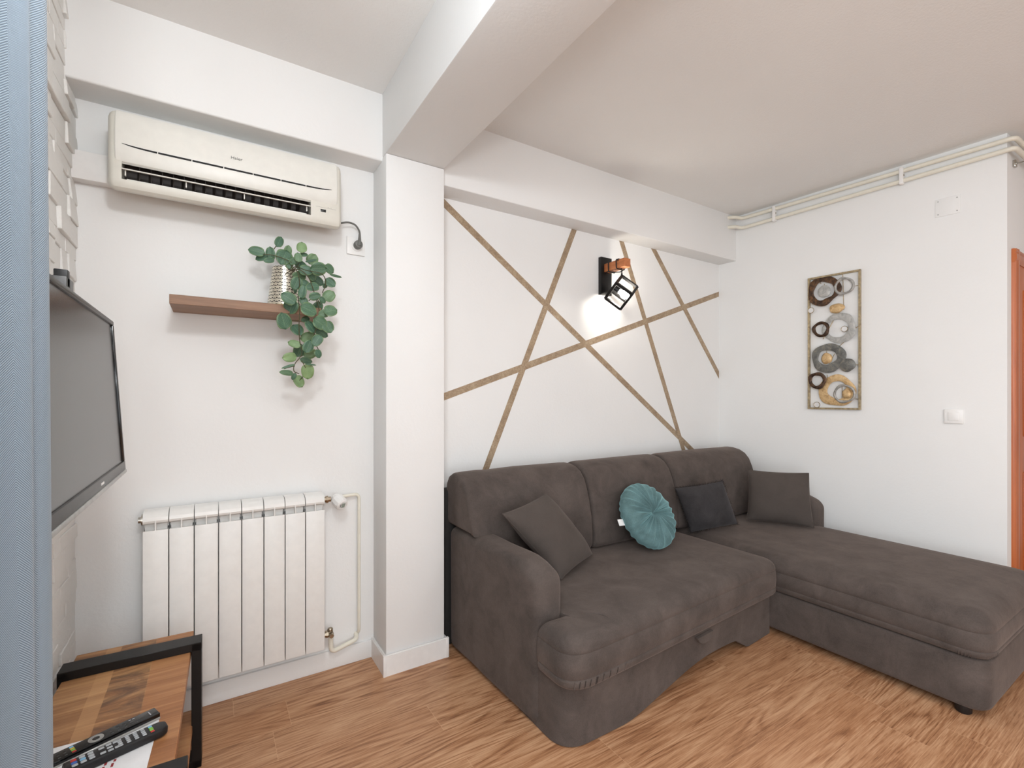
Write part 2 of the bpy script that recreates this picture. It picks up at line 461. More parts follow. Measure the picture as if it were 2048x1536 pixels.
# stone wall on the left with window opening nearer the camera
WY0, WY1, WZ0, WZ1 = -2.3, .15, .15, 2.58
bm = BM()
box(bm, XS - .12, XS, WY1, YB + .1, 0, ZC + .02)
box(bm, XS - .12, XS, YR - .1, WY0, 0, ZC + .02)
box(bm, XS - .12, XS, WY0, WY1, 0, WZ0); box(bm, XS - .12, XS, WY0, WY1, WZ1, ZC + .02)
r2 = random.Random(11)
z = 0.0
while z < ZC - .005:
    h = r2.choice((.04, .05, .06, .075)); h = min(h, ZC - z)
    if ZC - z - h < .02: h = ZC - z
    y = .62 - r2.random() * .2
    while y < YB - .001:
        L = r2.choice((.07, .1, .13, .17, .22)); y1 = min(y + L, YB)
        if YB - y1 < .04: y1 = YB
        low = z < 1.1
        d = .044 + r2.choice((0, .002, .004, .006, .009, .013)) * (.45 if low else 1)
        M = Matrix.Translation((XS, (y + y1) / 2, z + h / 2)) @ Matrix.Rotation(r2.uniform(-.02, .02), 4, 'Z') @ Matrix.Rotation(-r2.choice((0, .02, .05, .1)) * (.4 if low else 1), 4, 'Y')
        box(bm, -.03, d, -(y1 - y) / 2, (y1 - y) / 2, -h / 2, h / 2, .002, 1, M)
        y = y1
    z += h
struct('wall_left', bm, 'stone_white', True, 25)
# window 1 (left, beside the camera) : frame and two glazed leaves
wn = thing('window_1', 'tall white balcony window in the stone wall', 'window', (XS - .06, (WY0 + WY1) / 2, WZ0)); wn['kind'] = 'structure'
bm = BM(); fw = .06
for a, b in ((WY0, WY0 + fw), (WY1 - fw, WY1), ((WY0 + WY1) / 2 - fw / 2, (WY0 + WY1) / 2 + fw / 2)):
    box(bm, XS - .1, XS - .03, a, b, WZ0, WZ1, .004)
for a, b in ((WZ0, WZ0 + fw), (WZ1 - fw, WZ1)): box(bm, XS - .1, XS - .03, WY0, WY1, a, b, .004)
obj('window_frame', bm, 'white_plastic', wn)
t = NT('window_glass'); t.base((255, 255, 255)); t.set(Roughness=0, Transmission_Weight=1, IOR=1.02, Specular_IOR_Level=.1)
bm = BM(); box(bm, XS - .07, XS - .066, WY0 + .03, WY1 - .03, WZ0 + .03, WZ1 - .03); obj('pane', bm, 'window_glass', wn)

bm = BM(); box(bm, RX0 + .03, RX1 - .03, YR - .05, YR - .046, RZ0 + .03, RZ1 - .03); obj('pane', bm, 'window_glass', w2)
# baseboards
bm = BM()
b = .014; zb = .095
out = [(CX0 - b, YB - .001), (CX0 - b, CY - b), (CX1 + b, CY - b), (CX1 + b, YB - .15), (CX1, YB - .15), (CX1, CY), (CX0, CY), (CX0, YB - .001)]
poly_prism(bm, out, 2, 0, zb)
box(bm, CX0 - b - .003, CX0 - b + .012, CY - b - .003, CY - b + .012, 0, zb + .002, .001)
box(bm, CX1 + b - .012, CX1 + b + .003, CY - b - .003, CY - b + .012, 0, zb + .002, .001)
bmesh.ops.bevel(bm, geom=[e for e in bm.edges if abs(e.verts[0].co.z - zb) < 1e-5 and abs(e.verts[1].co.z - zb) < 1e-5], offset=.004, segments=2, affect='EDGES')
struct('baseboard_column', bm, 'gloss_white_paint')
bm = BM(); box(bm, XS, CX0, YB - .012, YB + .01, 0, .085, .003); struct('baseboard_back', bm, 'wall_paint')

# wall stripes on the back wall (outlines measured on the wall plane, metres)
def stripe(a, b, w, idx):
    a, b = Vector(a), Vector(b); d = (b - a).normalized(); n = Vector((-d.y, d.x)) * w / 2
    pts = [a - n, b - n, b + n, a + n]
    pts = [(p.x, p.y) for p in pts]
    return pts
def clip_poly(pts, x0, x1, z1):
    def clip(P, inside, cut):
        out = []
        for i in range(len(P)):
            p, q = P[i - 1], P[i]
            if inside(q):
                if not inside(p): out.append(cut(p, q))
                out.append(q)
            elif inside(p): out.append(cut(p, q))
        return out
    def cx(X): return lambda p, q: (X, p[1] + (q[1] - p[1]) * (X - p[0]) / (q[0] - p[0]))
    def cz(Z): return lambda p, q: (p[0] + (q[0] - p[0]) * (Z - p[1]) / (q[1] - p[1]), Z)
    P = clip(pts, lambda p: p[0] >= x0, cx(x0)); P = clip(P, lambda p: p[0] <= x1, cx(x1)); return clip(P, lambda p: p[1] <= z1, cz(z1))
def ext(a, b, e0, e1):
    a, b = Vector(a), Vector(b); d = (b - a).normalized(); return a - d * e0, b + d * e1
STR = [ext((1.066, 2.305), (3.075, .903), .2, .12), ext((1.066, 1.281), (3.454, 2.100), .2, .1), ext((1.961, 2.356), (1.308, .865), .1, .1),
       ext((2.372, 2.350), (2.975, .996), .1, .2), ext((2.694, 2.346), (3.454, 1.473), .1, .1)]
for k, (a, b) in enumerate(STR):
    pts = clip_poly(stripe(a, b, .038, k), CX1 + .001, 3.472, 2.342)
    bm = BM(); dpt = .0016 + .0003 * k
    # prism in XZ, extruded along Y
    A = [bm.verts.new((p[0], YB - dpt, p[1])) for p in pts]; B = [bm.verts.new((p[0], YB + .002, p[1])) for p in pts]
    n = len(pts)
    for i in range(n): bm.faces.new((A[i], A[(i + 1) % n], B[(i + 1) % n], B[i]))
    bm.faces.new(A); bm.faces.new(B[::-1])
    struct('trim_%d' % (k + 3), bm, 'stripe_paint', False)

# ------------------------------------------------------------------ air conditioner
ac = thing('air_conditioner', 'cream wall-mounted split air conditioner above the wooden shelf', 'air conditioner', (.085, YB, 2.02))
def ac_prof(recess):
    p = [(YB, 2.297), (2.178, 2.297), (2.160, 2.287), (2.150, 2.268), (2.149, 2.110)]
    if recess: p += [(2.236, 2.142), (2.226, 2.058)]
    p += [(2.147, 2.047), (2.149, 2.033), (2.156, 2.021), (2.170, 2.014), (2.19, 2.016), (YB, 2.066)]
    return p
bm = BM()
poly_prism(bm, ac_prof(True), 0, -.268, .3555)
for xs in ([(-.308, .022), (-.303, .010), (-.296, .003), (-.288, 0), (-.268, 0)], [(.3555, 0), (.462, 0), (.472, .003), (.479, .010), (.483, .022)]):
    profile_loft(bm, ac_prof(False), xs)
obj('housing', bm, 'ac_chin_plastic', ac, True, 25)
bm = BM()
pp = [(2.176, 2.299), (2.158, 2.291), (2.146, 2.274), (2.141, 2.24), (2.139, 2.18), (2.1395, 2.145), (2.143, 2.124), (2.150, 2.110), (2.158, 2.105), (2.160, 2.110), (2.152, 2.13), (2.150, 2.20), (2.153, 2.260), (2.165, 2.282), (2.178, 2.290)]
profile_loft(bm, pp, [(-.2865, .003), (-.284, .0008), (-.280, 0), (.456, 0), (.460, .0008), (.4625, .003)])
fp = obj('front_panel', bm, 'ac_plastic', ac, True, 30)
bm = BM()
xa, xb, zs = -.268, .440, 2.1625
cuts = [xa, -.165, -.062, .04, .14, .24, .335, xb]
for c0, c1 in zip(cuts, cuts[1:]):
    N = 8; top = []; bot = []
    for i in range(N + 1):
        x = c0 + .0015 + (c1 - c0 - .003) * i / N; w = .0034 * max(.02, 1 - abs((x - (xa + xb) / 2) / ((xb - xa) / 2)) ** 6) ** .5
        zc = zs + .0075 * (abs((x - (xa + xb) / 2) / ((xb - xa) / 2)) ** 10)
        top.append(bm.verts.new((x, 2.1386, zc + w))); bot.append(bm.verts.new((x, 2.1386, zc - w)))
    for i in range(N): bm.faces.new((bot[i], bot[i + 1], top[i + 1], top[i]))
geo = bmesh.ops.extrude_face_region(bm, geom=list(bm.faces)); 
for v in [g for g in geo['geom'] if isinstance(g, bmesh.types.BMVert)]: v.co.y += .004
obj('intake_slot', bm, 'black_gap', fp, False)
# interior louvers
bm = BM(); box(bm, -.266, .353, 2.214, 2.224, 2.058, 2.135); obj('outlet_back', bm, 'dark_vent', ac, False)
bm = BM()
for i in range(17):
    x = -.225 + i * .0335
    M = Matrix.Translation((x, 2.192, 2.09)) @ Matrix.Rotation(.25, 4, 'Z')
    box(bm, -.001, .001, -.020, .020, -.030, .026, 0, 1, M)
obj('louver', bm, 'dark_vent', ac, False)
bm = BM()
M = Matrix.Translation((.0435, 2.150, 2.0845)) @ Matrix.Rotation(math.radians(17), 4, 'X')
box(bm, -.311, .311, -.015, .015, -.0022, .0022, .002, 2, M)
for x in (-.258, -.08, .11, .34): box(bm, x - .002, x + .002, 2.15, 2.16, 2.062, 2.083, .0008)
obj('flap', bm, 'ac_plastic', ac)
bm = BM(); box(bm, -.255, .34, 2.158, 2.178, 2.0505, 2.0545, .001); obj('outlet_lip', bm, 'ac_plastic', ac)
# display and printed marks on the lower right
bm = BM(); box(bm, .394, .4165, 2.1475, 2.151, 2.070, 2.082, .0006); obj('display', bm, 'glossy_black', ac)
bm = BM()
box(bm, .376, .457, 2.1483, 2.150, 2.0895, 2.0902)
for x in (.424, .436): box(bm, x, x + .0022, 2.1483, 2.150, 2.0925, 2.0945)
for i, x in enumerate((.3715, .3755, .3795)):
    box(bm, x, x + .003, 2.1483, 2.150, 2.071 + .001 * (i % 2), 2.079, .0008, 1)
obj('printed_marks', bm, 'gray_rubber', ac)
# logo lettering
def text_obj(name, body, size, M, mat, parent, extrude=.0004):
    cu = bpy.data.curves.new(name, 'FONT'); cu.body = body; cu.size = size; cu.extrude = extrude; cu.align_x = 'CENTER'; cu.align_y = 'CENTER'
    o = bpy.data.objects.new(name, cu); COL.objects.link(o)
    dg = bpy.context.evaluated_depsgraph_get(); me = bpy.data.meshes.new_from_object(o.evaluated_get(dg))
    bpy.data.objects.remove(o); bpy.data.curves.remove(cu)
    bm = BM(); bm.from_mesh(me); bpy.data.meshes.remove(me); bm.transform(M)
    return obj(name, bm, mat, parent, False)
text_obj('brand_lettering', 'Haier', .0155, Matrix.Translation((.083, 2.1386, 2.209)) @ Matrix.Rotation(PI / 2, 4, 'X') @ Matrix.Scale(1.15, 4, (1, 0, 0)), 'gray_rubber', fp)
# power cord with plug
pl = [(.462, 2.27, 2.062), (.474, 2.274, 2.069), (.51, 2.285, 2.086), (.545, 2.29, 2.097), (.575, 2.292, 2.092), (.592, 2.292, 2.072), (.596, 2.288, 2.054), (.5955, 2.288, 2.045)]
bm = BM(); tube(bm, catmull(pl, 6), .0043, 10); cord = obj('power_cord', bm, 'gray_rubber', ac)
bm = BM()
tube(bm, [(.5955, 2.288, 2.05), (.5955, 2.288, 2.035), (.595, 2.288, 2.02), (.594, 2.289, 2.008), (.593, 2.29, 1.995)], .008, 12, True, [.0052, .0062, .0075, .010, .012])
Mx = Matrix.Translation((.5925, 2.321, 2.004)) @ Matrix.Rotation(PI / 2, 4, 'X')
lathe(bm, [(.0, 0), (.0185, 0), (.0195, .006), (.0195, .026), (.017, .034), (.010, .037), (0, .037)], 20, Mx)
obj('plug', bm, 'gray_rubber', cord)
# pipe cover left of the air conditioner
bm = BM(); box(bm, -.428, -.30, 2.285, YB, 2.068, 2.172, .004)
tag(obj('pipe_cover', bm, 'gloss_white_paint'), 'white boxed pipe cover running from the stone wall to the air conditioner', 'pipe cover')
# socket
so = thing('wall_socket', 'white square wall socket with a gray plug beside the column', 'socket', (.588, YB, 2.0))
bm = BM(); box(bm, .545, .631, YB - .010, YB, 2.0 - .043 + .003, 2.043 + .003, .004, 2); obj('cover_plate', bm, 'white_plastic', so)
bm = BM(); Mx = Matrix.Translation((.5925, YB - .009, 2.004)) @ Matrix.Rotation(PI / 2, 4, 'X'); lathe(bm, [(0, 0), (.027, 0), (.027, .004), (.022, .0045), (0, .0045)], 24, Mx); obj('socket_insert', bm, 'white_plastic', so)

# ------------------------------------------------------------------ shelf, pot plant
bm = BM(); box(bm, -.130, .392, 2.120, YB, 1.617, 1.652, .0015, 1)
tag(obj('floating_shelf', bm, 'shelf_wood'), 'brown wooden floating shelf on the white wall below the air conditioner', 'shelf')
PX, PY, PZ = .262, 2.222, 1.6525
pt = thing('potted_plant', 'trailing green eucalyptus in a perforated silver pot on the shelf', 'plant', (PX, PY, PZ))
bm = BM(); lathe(bm, [(.0, .0), (.0665, .0), (.0665, .004), (.046, .160), (.046, .172), (.044, .172), (.044, .150), (0, .150)], 40, Matrix.Translation((PX, PY, PZ)), True)
obj('pot', bm, ['pot_metal'], pt, True, 50)
bm = BM(); lathe(bm, [(.0672, .0), (.0678, .002), (.0672, .006), (.0655, .009)], 40, Matrix.Translation((PX, PY, PZ)))
obj('pot_rim', bm, 'gold_rim', pt)
# leaves: centre (x, y, z) in metres, length and width in mm, tip direction in degrees, tone 0 dark .. 1 pale
LV = [(0.1542,2.1673,1.864,62,40,172,0.25), (0.1732,2.1792,1.8439,48,31,200,0.1), (0.2067,2.1845,1.8684,58,37,95,0.15), (0.2389,2.1992,1.9265,54,34,68,0.0), 
      (0.2544,2.179,1.858,72,63,250,0.2), (0.276,2.2272,1.9035,47,32,85,0.7), (0.3184,2.1379,1.8995,51,40,92,0.8), (0.3287,2.1516,1.8747,34,19,15,0.3), 
      (0.375,2.2293,1.8827,52,48,60,0.75), (0.3603,2.1699,1.8598,48,11,20,0.05), (0.3223,2.1951,1.8335,72,50,120,0.1), (0.3799,2.1163,1.8163,67,57,10,0.25), 
      (0.4283,2.1519,1.8289,48,43,330,0.35), (0.4527,2.1297,1.7985,55,11,352,0.3), (0.4356,2.1594,1.772,50,43,320,0.25), (0.4228,2.1124,1.7046,54,50,45,0.6), 
      (0.4162,2.0563,1.6307,56,51,20,0.45), (0.3774,2.0767,1.5815,63,56,330,0.35), (0.4099,2.0829,1.5679,54,50,300,0.3), (0.3948,2.1466,1.5509,67,43,340,0.25), 
      (0.3487,2.1616,1.5279,68,48,190,0.85), (0.3663,2.071,1.5076,57,41,240,0.1), (0.2991,2.1347,1.5524,55,52,300,0.15), (0.2394,2.0689,1.5775,68,61,110,0.15), 
      (0.2754,2.1167,1.6445,63,58,250,0.1), (0.2596,2.0677,1.6697,63,48,150,0.2), (0.3302,2.0552,1.627,68,58,340,0.25), (0.3789,2.1421,1.659,58,43,60,0.2), 
      (0.3127,2.0759,1.7037,58,32,80,0.05), (0.3577,2.1265,1.7366,57,41,200,0.1), (0.3897,2.2032,1.7837,62,41,330,0.15), (0.3136,2.1922,1.7925,68,42,200,0.6), 
      (0.2873,2.1139,1.4924,53,32,160,0.85), (0.309,2.1511,1.4716,58,54,260,0.1), (0.2712,2.1389,1.4396,58,39,190,0.9), (0.3537,2.1528,1.4601,58,42,20,0.65), 
      (0.3699,2.0755,1.4541,38,31,300,0.05), (0.3365,2.1491,1.4293,53,27,350,0.3), (0.3438,2.1541,1.3843,68,50,270,0.9), (0.2613,2.1517,1.3755,58,24,178,0.5), 
      (0.311,2.1744,1.3415,58,43,305,0.85), (0.2808,2.0849,1.3591,31,19,250,0.05), (0.3427,2.0911,1.5651,58,41,130,0.05), (0.3315,2.0716,1.4825,58,43,70,0.1), 
      (0.1943,2.1196,1.8231,43,23,200,0.05), (0.3864,2.0615,1.6759,32,23,300,0.1), (0.3339,2.1351,1.8056,57,43,0,0.1), (0.3572,2.1653,1.7967,58,38,310,0.3), 
      (0.2914,2.1053,1.7411,58,43,250,0.15), (0.2746,2.1728,1.8351,48,33,280,0.3), (0.3177,2.0888,1.6693,41,31,120,0.3), (0.3943,2.086,1.6233,43,34,200,0.5), 
      (0.4206,2.1869,1.7638,31,19,60,0.3), (0.2935,2.1531,1.8465,52,26,40,0.4), (0.3047,2.1366,1.8564,41,31,100,0.55), (0.3275,2.1531,1.7529,47,36,160,0.12), 
      (0.2875,2.1755,1.7251,41,31,220,0.2), (0.3555,2.0607,1.6877,47,33,20,0.15), (0.3343,2.1525,1.6027,36,26,200,0.35), (0.257,2.0573,1.3971,54,10,200,0.15), 
      (0.3514,2.13,1.4115,47,7,0,0.1)]
bm = BM(); uvl = bm.loops.layers.uv.verify(); tl = bm.loops.layers.color.new('tone'); lr = random.Random(5)
centers = []
for cx, y, cz, L, Wd, ang, tone in LV:
    hl, hw = L / 2000, Wd / 2000
    a = math.radians(ang); ex = Vector((math.cos(a), 0, math.sin(a))); ey = Vector((-math.sin(a), 0, math.cos(a))); nn = Vector((0, -1, 0))
    R1 = Matrix.Rotation(lr.uniform(-.35, .35), 3, ex) @ Matrix.Rotation(lr.uniform(-.3, .3), 3, ey)
    ex, ey, nn = R1 @ ex, R1 @ ey, R1 @ nn
    c = Vector((cx, y, cz)); centers.append(c); nu, nv = 8, 4; grid = []
    for i in range(nu + 1):
        s = -1 + 2 * i / nu
        w = hw * max(0.0, 1 - abs(s) ** 2.6) ** .55 * (1 - .12 * s)
        row = []
        for j in range(nv + 1):
            q = -1 + 2 * j / nv
            row.append(bm.verts.new(c + ex * s * hl + ey * q * w + nn * (-.35 * hw * q * q * (w / hw) ** 2 * 0 + .12 * hl * (1 - s * s) + .16 * hw * abs(q))))
        grid.append(row)
    tv = min(1, max(0, tone + lr.uniform(-.06, .06)))
    for i in range(nu):
        for j in range(nv):
            f = bm.faces.new((grid[i][j], grid[i + 1][j], grid[i + 1][j + 1], grid[i][j + 1]))
            for l, (ii, jj) in zip(f.loops, ((i, j), (i + 1, j), (i + 1, j + 1), (i, j + 1))):
                l[uvl].uv = (jj / nv, ii / nu); l[tl] = (tv, tv, tv, 1)
lf = obj('foliage', bm, 'leaf_green', pt, True, 180, False)
md = lf.modifiers.new('thickness', 'SOLIDIFY'); md.thickness = .0009
bm = BM()
top = Vector((PX, PY, PZ + .15))
vines = [
    (1, [(0.285,2.16,1.83),(0.254,2.16,1.849),(0.211,2.16,1.857),(0.177,2.16,1.856)]),
    (1, [(0.308,2.16,1.833),(0.317,2.16,1.874),(0.322,2.16,1.9)]),
    (1, [(0.294,2.16,1.821),(0.329,2.092,1.796),(0.388,2.088,1.789),(0.408,2.111,1.757),(0.394,2.109,1.715)]),
    (1, [(0.295,2.102,1.798),(0.333,2.085,1.771),(0.358,2.102,1.72),(0.374,2.115,1.675),(0.38,2.095,1.623),(0.365,2.087,1.558),(0.355,2.109,1.511),(0.373,2.111,1.487),(0.383,2.088,1.452)]),
    (1, [(0.285,2.089,1.794),(0.303,2.092,1.749),(0.301,2.113,1.691),(0.305,2.105,1.637),(0.3,2.085,1.567),(0.304,2.099,1.511),(0.315,2.115,1.455),(0.286,2.097,1.41),(0.282,2.086,1.38),(0.303,2.107,1.372)]),
    (0, [(0.284,2.086,1.402),(0.248,2.106,1.39)]),
    (0, [(0.301,2.096,1.587),(0.271,2.115,1.587)]),
    (0, [(0.341,2.11,1.675),(0.364,2.11,1.697),(0.383,2.088,1.661)]),
    (0, [(0.315,2.115,1.426),(0.326,2.096,1.397)]),]
vines += [(0, [LV[2][:3], LV[3][:3]]), (0, [LV[38][:3], LV[40][:3]])]
for rooted, vn in vines:
    pts = [top + Vector((lr.uniform(-.02, .02), -.01, -.02))] if rooted else []
    tube(bm, catmull(pts + [Vector(p) for p in vn], 5), .0018, 6)
obj('stem', bm, 'stem_brown', pt)

# ------------------------------------------------------------------ radiator
rad = thing('radiator', 'white aluminium panel radiator with eight fins under the shelf', 'radiator', (.105, YB - .06, .148))
x0 = -.219; ew = .0809
def fin_mesh(x):
    bm = BM(); g = .0014
    box(bm, x + g, x + ew - g, 2.228, 2.240, .148, .772, .003, 2)             # front plate
    box(bm, x + .034, x + .047, 2.238, 2.300, .16, .76, .001, 1)              # web
    for xx in (x + g, x + ew - g - .002): box(bm, xx, xx + .002, 2.236, 2.296, .155, .766, 0, 1)   # side returns
    # top cap: rounded slope
    pr = [(2.240, .795), (2.233, .800), (2.230, .808), (2.233, .820), (2.242, .831), (2.256, .838), (2.275, .841), (2.312, .841), (2.312, .80), (2.262, .790)]
    poly_prism(bm, pr, 0, x + g, x + ew - g)
    box(bm, x + .038, x + .0425, 2.2285, 2.250, .755, .806, .001, 1)            # little bridge
    box(bm, x + .0015, x + ew - .0015, 2.272, 2.308, .775, .83, .002, 1)          # header segment
    box(bm, x + .001, x + ew - .001, 2.25, 2.31, .165, .215, .002, 1)
    box(bm, x + .006, x + ew - .006, 2.262, 2.268, .16, .80, 0, 1)
    return bm
for i in range(8): obj('fin', fin_mesh(x0 + ew * i), 'radiator_white', rad, True, 25)
bm = BM(); lathe(bm, [(0, 0), (.012, 0), (.012, .010), (.022, .010), (.022, .016), (.0, .016)], 16, Matrix.Translation((x0 - .016, 2.28, .806)) @ Matrix.Rotation(PI / 2, 4, 'Y'))
obj('end_plug', bm, 'chrome', rad)
bm = BM(); lathe(bm, [(0, 0), (.012, 0), (.012, .008), (.02, .008), (.02, .016), (0, .016)], 16, Matrix.Translation((x0 - .016, 2.28, .19)) @ Matrix.Rotation(PI / 2, 4, 'Y'))
obj('end_plug', bm, 'chrome', rad)
xr = x0 + ew * 8
for zz in (.806, .19):
    bm = BM(); lathe(bm, [(0, 0), (.013, 0), (.013, .012), (.017, .012), (.017, .022), (.012, .022), (.012, .034), (0, .034)], 8, Matrix.Translation((xr, 2.28, zz)) @ Matrix.Rotation(PI / 2, 4, 'Y'))
    vl = obj('valve', bm, 'nickel', rad, True, 25)
    if zz > .5:
        # thermostat head: faceted white knob pointing towards the room and down
        axis = Vector((.30, -.78, -.42)).normalized(); M = Matrix.Translation((.487, 2.272, .806)) @ axis.to_track_quat('Z', 'Y').to_matrix().to_4x4()
        bm = BM(); lathe(bm, [(0, -.014), (.020, -.014), (.024, 0), (.0295, .006), (.030, .040), (.027, .050), (.021, .054), (0, .054)], 12, M)
        hd = obj('thermostat_head', bm, 'white_plastic', vl, True, 20)
        bm = BM(); box(bm, -.006, .010, -.011, .011, .0535, .0552, .0004, 1, M); obj('thermostat_display', bm, 'lcd', hd)
        bm = BM(); box(bm, -.013, -.0105, -.008, .008, .0535, .0550, .0003, 1, M); obj('thermostat_button', bm, 'key_dark', hd)
    else:
        bm = BM(); lathe(bm, [(0, 0), (.013, 0), (.014, .014), (.011, .018), (.011, .034), (.009, .037), (0, .037)], 8, Matrix.Translation((xr + .032, 2.283, .19)) @ Matrix.Rotation(PI / 2, 4, 'X'))
        lathe(bm, [(0, 0), (.0125, 0), (.0125, .014), (.009, .019), (0, .019)], 16, Matrix.Translation((xr + .032, 2.28, .196)))
        obj('valve_cap', bm, 'nickel', vl, True, 25)
# supply pipes of the radiator
bm = BM(); tube(bm, arc_path([(.487, 2.288, .806), (.53, 2.308, .808), (.599, 2.314, .809), (.599, 2.314, .15), (.599, 2.36, .12)], .022), .0075, 12)
p1 = tag(obj('radiator_pipe', bm, 'pipe_paint'), 'thin cream pipe dropping from the radiator thermostat beside the column', 'pipe', 'radiator pipes')
bm = BM(); tube(bm, arc_path([(.464, 2.283, .19), (.464, 2.285, .098), (.588, 2.306, .118), (.590, 2.345, .135)], .03), .0105, 12)
p2 = tag(obj('radiator_pipe', bm, 'pipe_paint'), 'short cream pipe bent below the radiator lower valve', 'pipe', 'radiator pipes')

# ------------------------------------------------------------------ television on the stone wall
tvc = Vector((-.236, 1.412, 1.280))
tilt = math.atan2(.028, .434)
TVM = Matrix.Translation(tvc) @ Matrix.Rotation(-tilt, 4, 'Y')     # local: x out of screen, y along wall, z up
tv = thing('television', 'black flat television on the stone wall, half hidden by the curtain', 'television', tvc)
HW, HH = .398, .220
bm = BM(); box(bm, -.028, -.001, -HW, HW, -HH, HH, .003, 2, TVM); box(bm, -.055, -.028, -HW * .7, HW * .7, -HH * .7, HH * .55, .008, 2, TVM); obj('cabinet', bm, 'dark_gray_plastic', tv)
bz = .012
for part, mt_, a in (('top_bezel', 'dark_gray_plastic', (-HW, HW, HH - bz, HH)), ('bottom_bezel', 'dark_gray_plastic', (-HW, HW, -HH, -HH + .026)), ('side_bezel', 'glossy_black', (HW - .014, HW, -HH + .026, HH - bz)), ('side_bezel', 'glossy_black', (-HW, -HW + .014, -HH + .026, HH - bz))):
    bm = BM(); box(bm, -.004, .006, *a, .002, 2, TVM); obj(part, bm, mt_, tv)
bm = BM(); box(bm, -.002, .001, -HW + .013, HW - .013, -HH + .025, HH - .011, 0, 1, TVM); obj('screen', bm, 'screen_glass', tv, False)
bm = BM(); box(bm, -.026, .0085, -HW + .01, HW - .003, -HH - .008, -HH + .002, .002, 2, TVM); obj('bottom_strip', bm, 'silver_plastic', tv)
bm = BM(); box(bm, .0055, .0067, .030, .064, -HH + .010, -HH + .0155, .0004, 1, TVM); obj('badge', bm, 'white_plastic', tv)
bm = BM(); box(bm, -.34, -.262, 1.37, 1.43, 1.40, 1.538, .003); box(bm, -.43, -.335, 1.33, 1.46, 1.37, 1.54, .003)
obj('wall_bracket', bm, 'dark_gray_plastic', tv)
bm = BM(); box(bm, -.285, -.262, 1.375, 1.395, 1.515, 1.553, .002); obj('bracket_latch', bm, 'black_plastic', tv)

# ------------------------------------------------------------------ side table, papers, remotes
TA = math.radians(-1.5)
tb = thing('side_table', 'mango wood side table with black steel frames under the television', 'table', (-.22, 1.70, 0))
TM = Matrix.Translation((-.22, 1.70, 0)) @ Matrix.Rotation(TA, 4, 'Z')      # local x across, y along
def frame(yc, xh0, xh1):
    bm = BM(); w = .034
    box(bm, xh0, xh1, yc - w, yc + w, .403, .430, .0012, 1, TM)
    box(bm, xh0, xh0 + .029, yc - w, yc + w, 0, .428, .0012, 1, TM); box(bm, xh1 - .029, xh1, yc - w, yc + w, 0, .428, .0012, 1, TM)
    box(bm, xh0, xh1, yc - w, yc + w, 0, .026, .0012, 1, TM); return bm
obj('frame', frame(.292, -.186, .184), 'black_steel', tb); obj('frame', frame(-.372, -.186, .182), 'black_steel', tb)
bm = BM(); box(bm, -.176, .153, -.46, .435, .374, .4025, .002, 1, TM); top_ = obj('tabletop', bm, 'mango_wood', tb)
bm = BM(); box(bm, -.176, .158, -.42, .34, .125, .150, .002, 1, TM); obj('lower_shelf', bm, 'mango_wood', tb)
def place(x, y, z, ang): return Matrix.Translation((x, y, z)) @ Matrix.Rotation(ang, 4, 'Z')
PM = place(-.272, 1.496, .4028, math.radians(-3.0))
pa = thing('paper', 'white printed sheet in a plastic sleeve under the two remotes', 'paper', (-.272, 1.496, .4028))
bm = BM(); box(bm, -.148, .148, -.104, .104, 0, .0016, .0006, 1, PM); obj('sheet', bm, 'paper', pa)
bm = BM()
for k in range(2):
    y = -.1
    while y < .02:
        L = lr.uniform(.006, .018); x = .062 + k * .016 + y * .12; box(bm, x, x + .005, y, y + L, .0012, .0019, 0, 1, PM); y += L + .004
obj('red_print', bm, 'ink_red', pa, False)
PN = place(-.325, 1.435, .4048, math.radians(8))
pb = thing('leaflet', 'small white leaflet with black print left of the remotes', 'paper', (-.325, 1.435, .4048))
bm = BM(); box(bm, -.06, .075, -.09, .075, 0, .002, .0006, 1, PN); obj('sheet', bm, 'paper', pb)
bm = BM()
for k in range(7):
    y = -.08
    while y < .055:
        L = lr.uniform(.005, .014); x = -.05 + k * .016; box(bm, x, x + .006, y, y + L, .0016, .0024, 0, 1, PN); y += L + .005
obj('black_print', bm, 'ink_black', pb, False)
# glossy slim remote : local x along its length
def btn(parent, M, x, y, z, a, b, h, mat, name='button'):
    bm = BM()
    if a == b: lathe(bm, [(a, 0), (a, h * .7), (a * .8, h), (0, h)], 10, M @ Matrix.Translation((x, y, z)))
    else: box(bm, x - a, x + a, y - b, y + b, z, z + h, min(a, b, h) * .6, 1, M)
    return obj(name, bm, mat, parent)
a1 = math.atan2(1.600 - 1.522, -.146 + .326)
R1 = place(-.228, 1.568, .4046, a1)
rc = thing('remote_control', 'slim glossy black television remote with a silver ring and silver edge', 'remote control', (-.228, 1.568, .4046), 0, 'remotes on the side table')
bm = BM(); box(bm, -.112, .112, -.020, .020, .004, .016, .002, 2, R1); obj('shell', bm, 'glossy_black', rc)
bm = BM(); box(bm, -.112, .112, -.0225, .0195, 0, .006, .0015, 1, R1); obj('silver_edge', bm, 'silver_plastic', rc)
bm = BM(); lathe(bm, [(.0075, 0), (.0075, .001), (.0155, .001), (.0155, 0)], 28, R1 @ Matrix.Translation((-.018, 0, .0158))); obj('ring', bm, 'silver_plastic', rc)
for i in range(4): btn(rc, R1, -.062, .012 - i * .008, .0158, .004, .0032, .001, ('key_lightblue', 'key_yellow', 'key_green', 'key_red')[i])
for gx in (-.10, -.088, -.076, .012, .026, .04, .054, .062):
    for gy in (-.011, 0, .011): btn(rc, R1, gx, gy, .0158, .0026, .0016, .0006, 'key_dark' if gx < .05 else ('key_silver' if (gy > 0) else 'key_dark'))
bm = BM(); box(bm, .093, .0955, -.009, .009, .0156, .0164, 0, 1, R1); obj('printed_logo', bm, 'key_silver', rc, False)
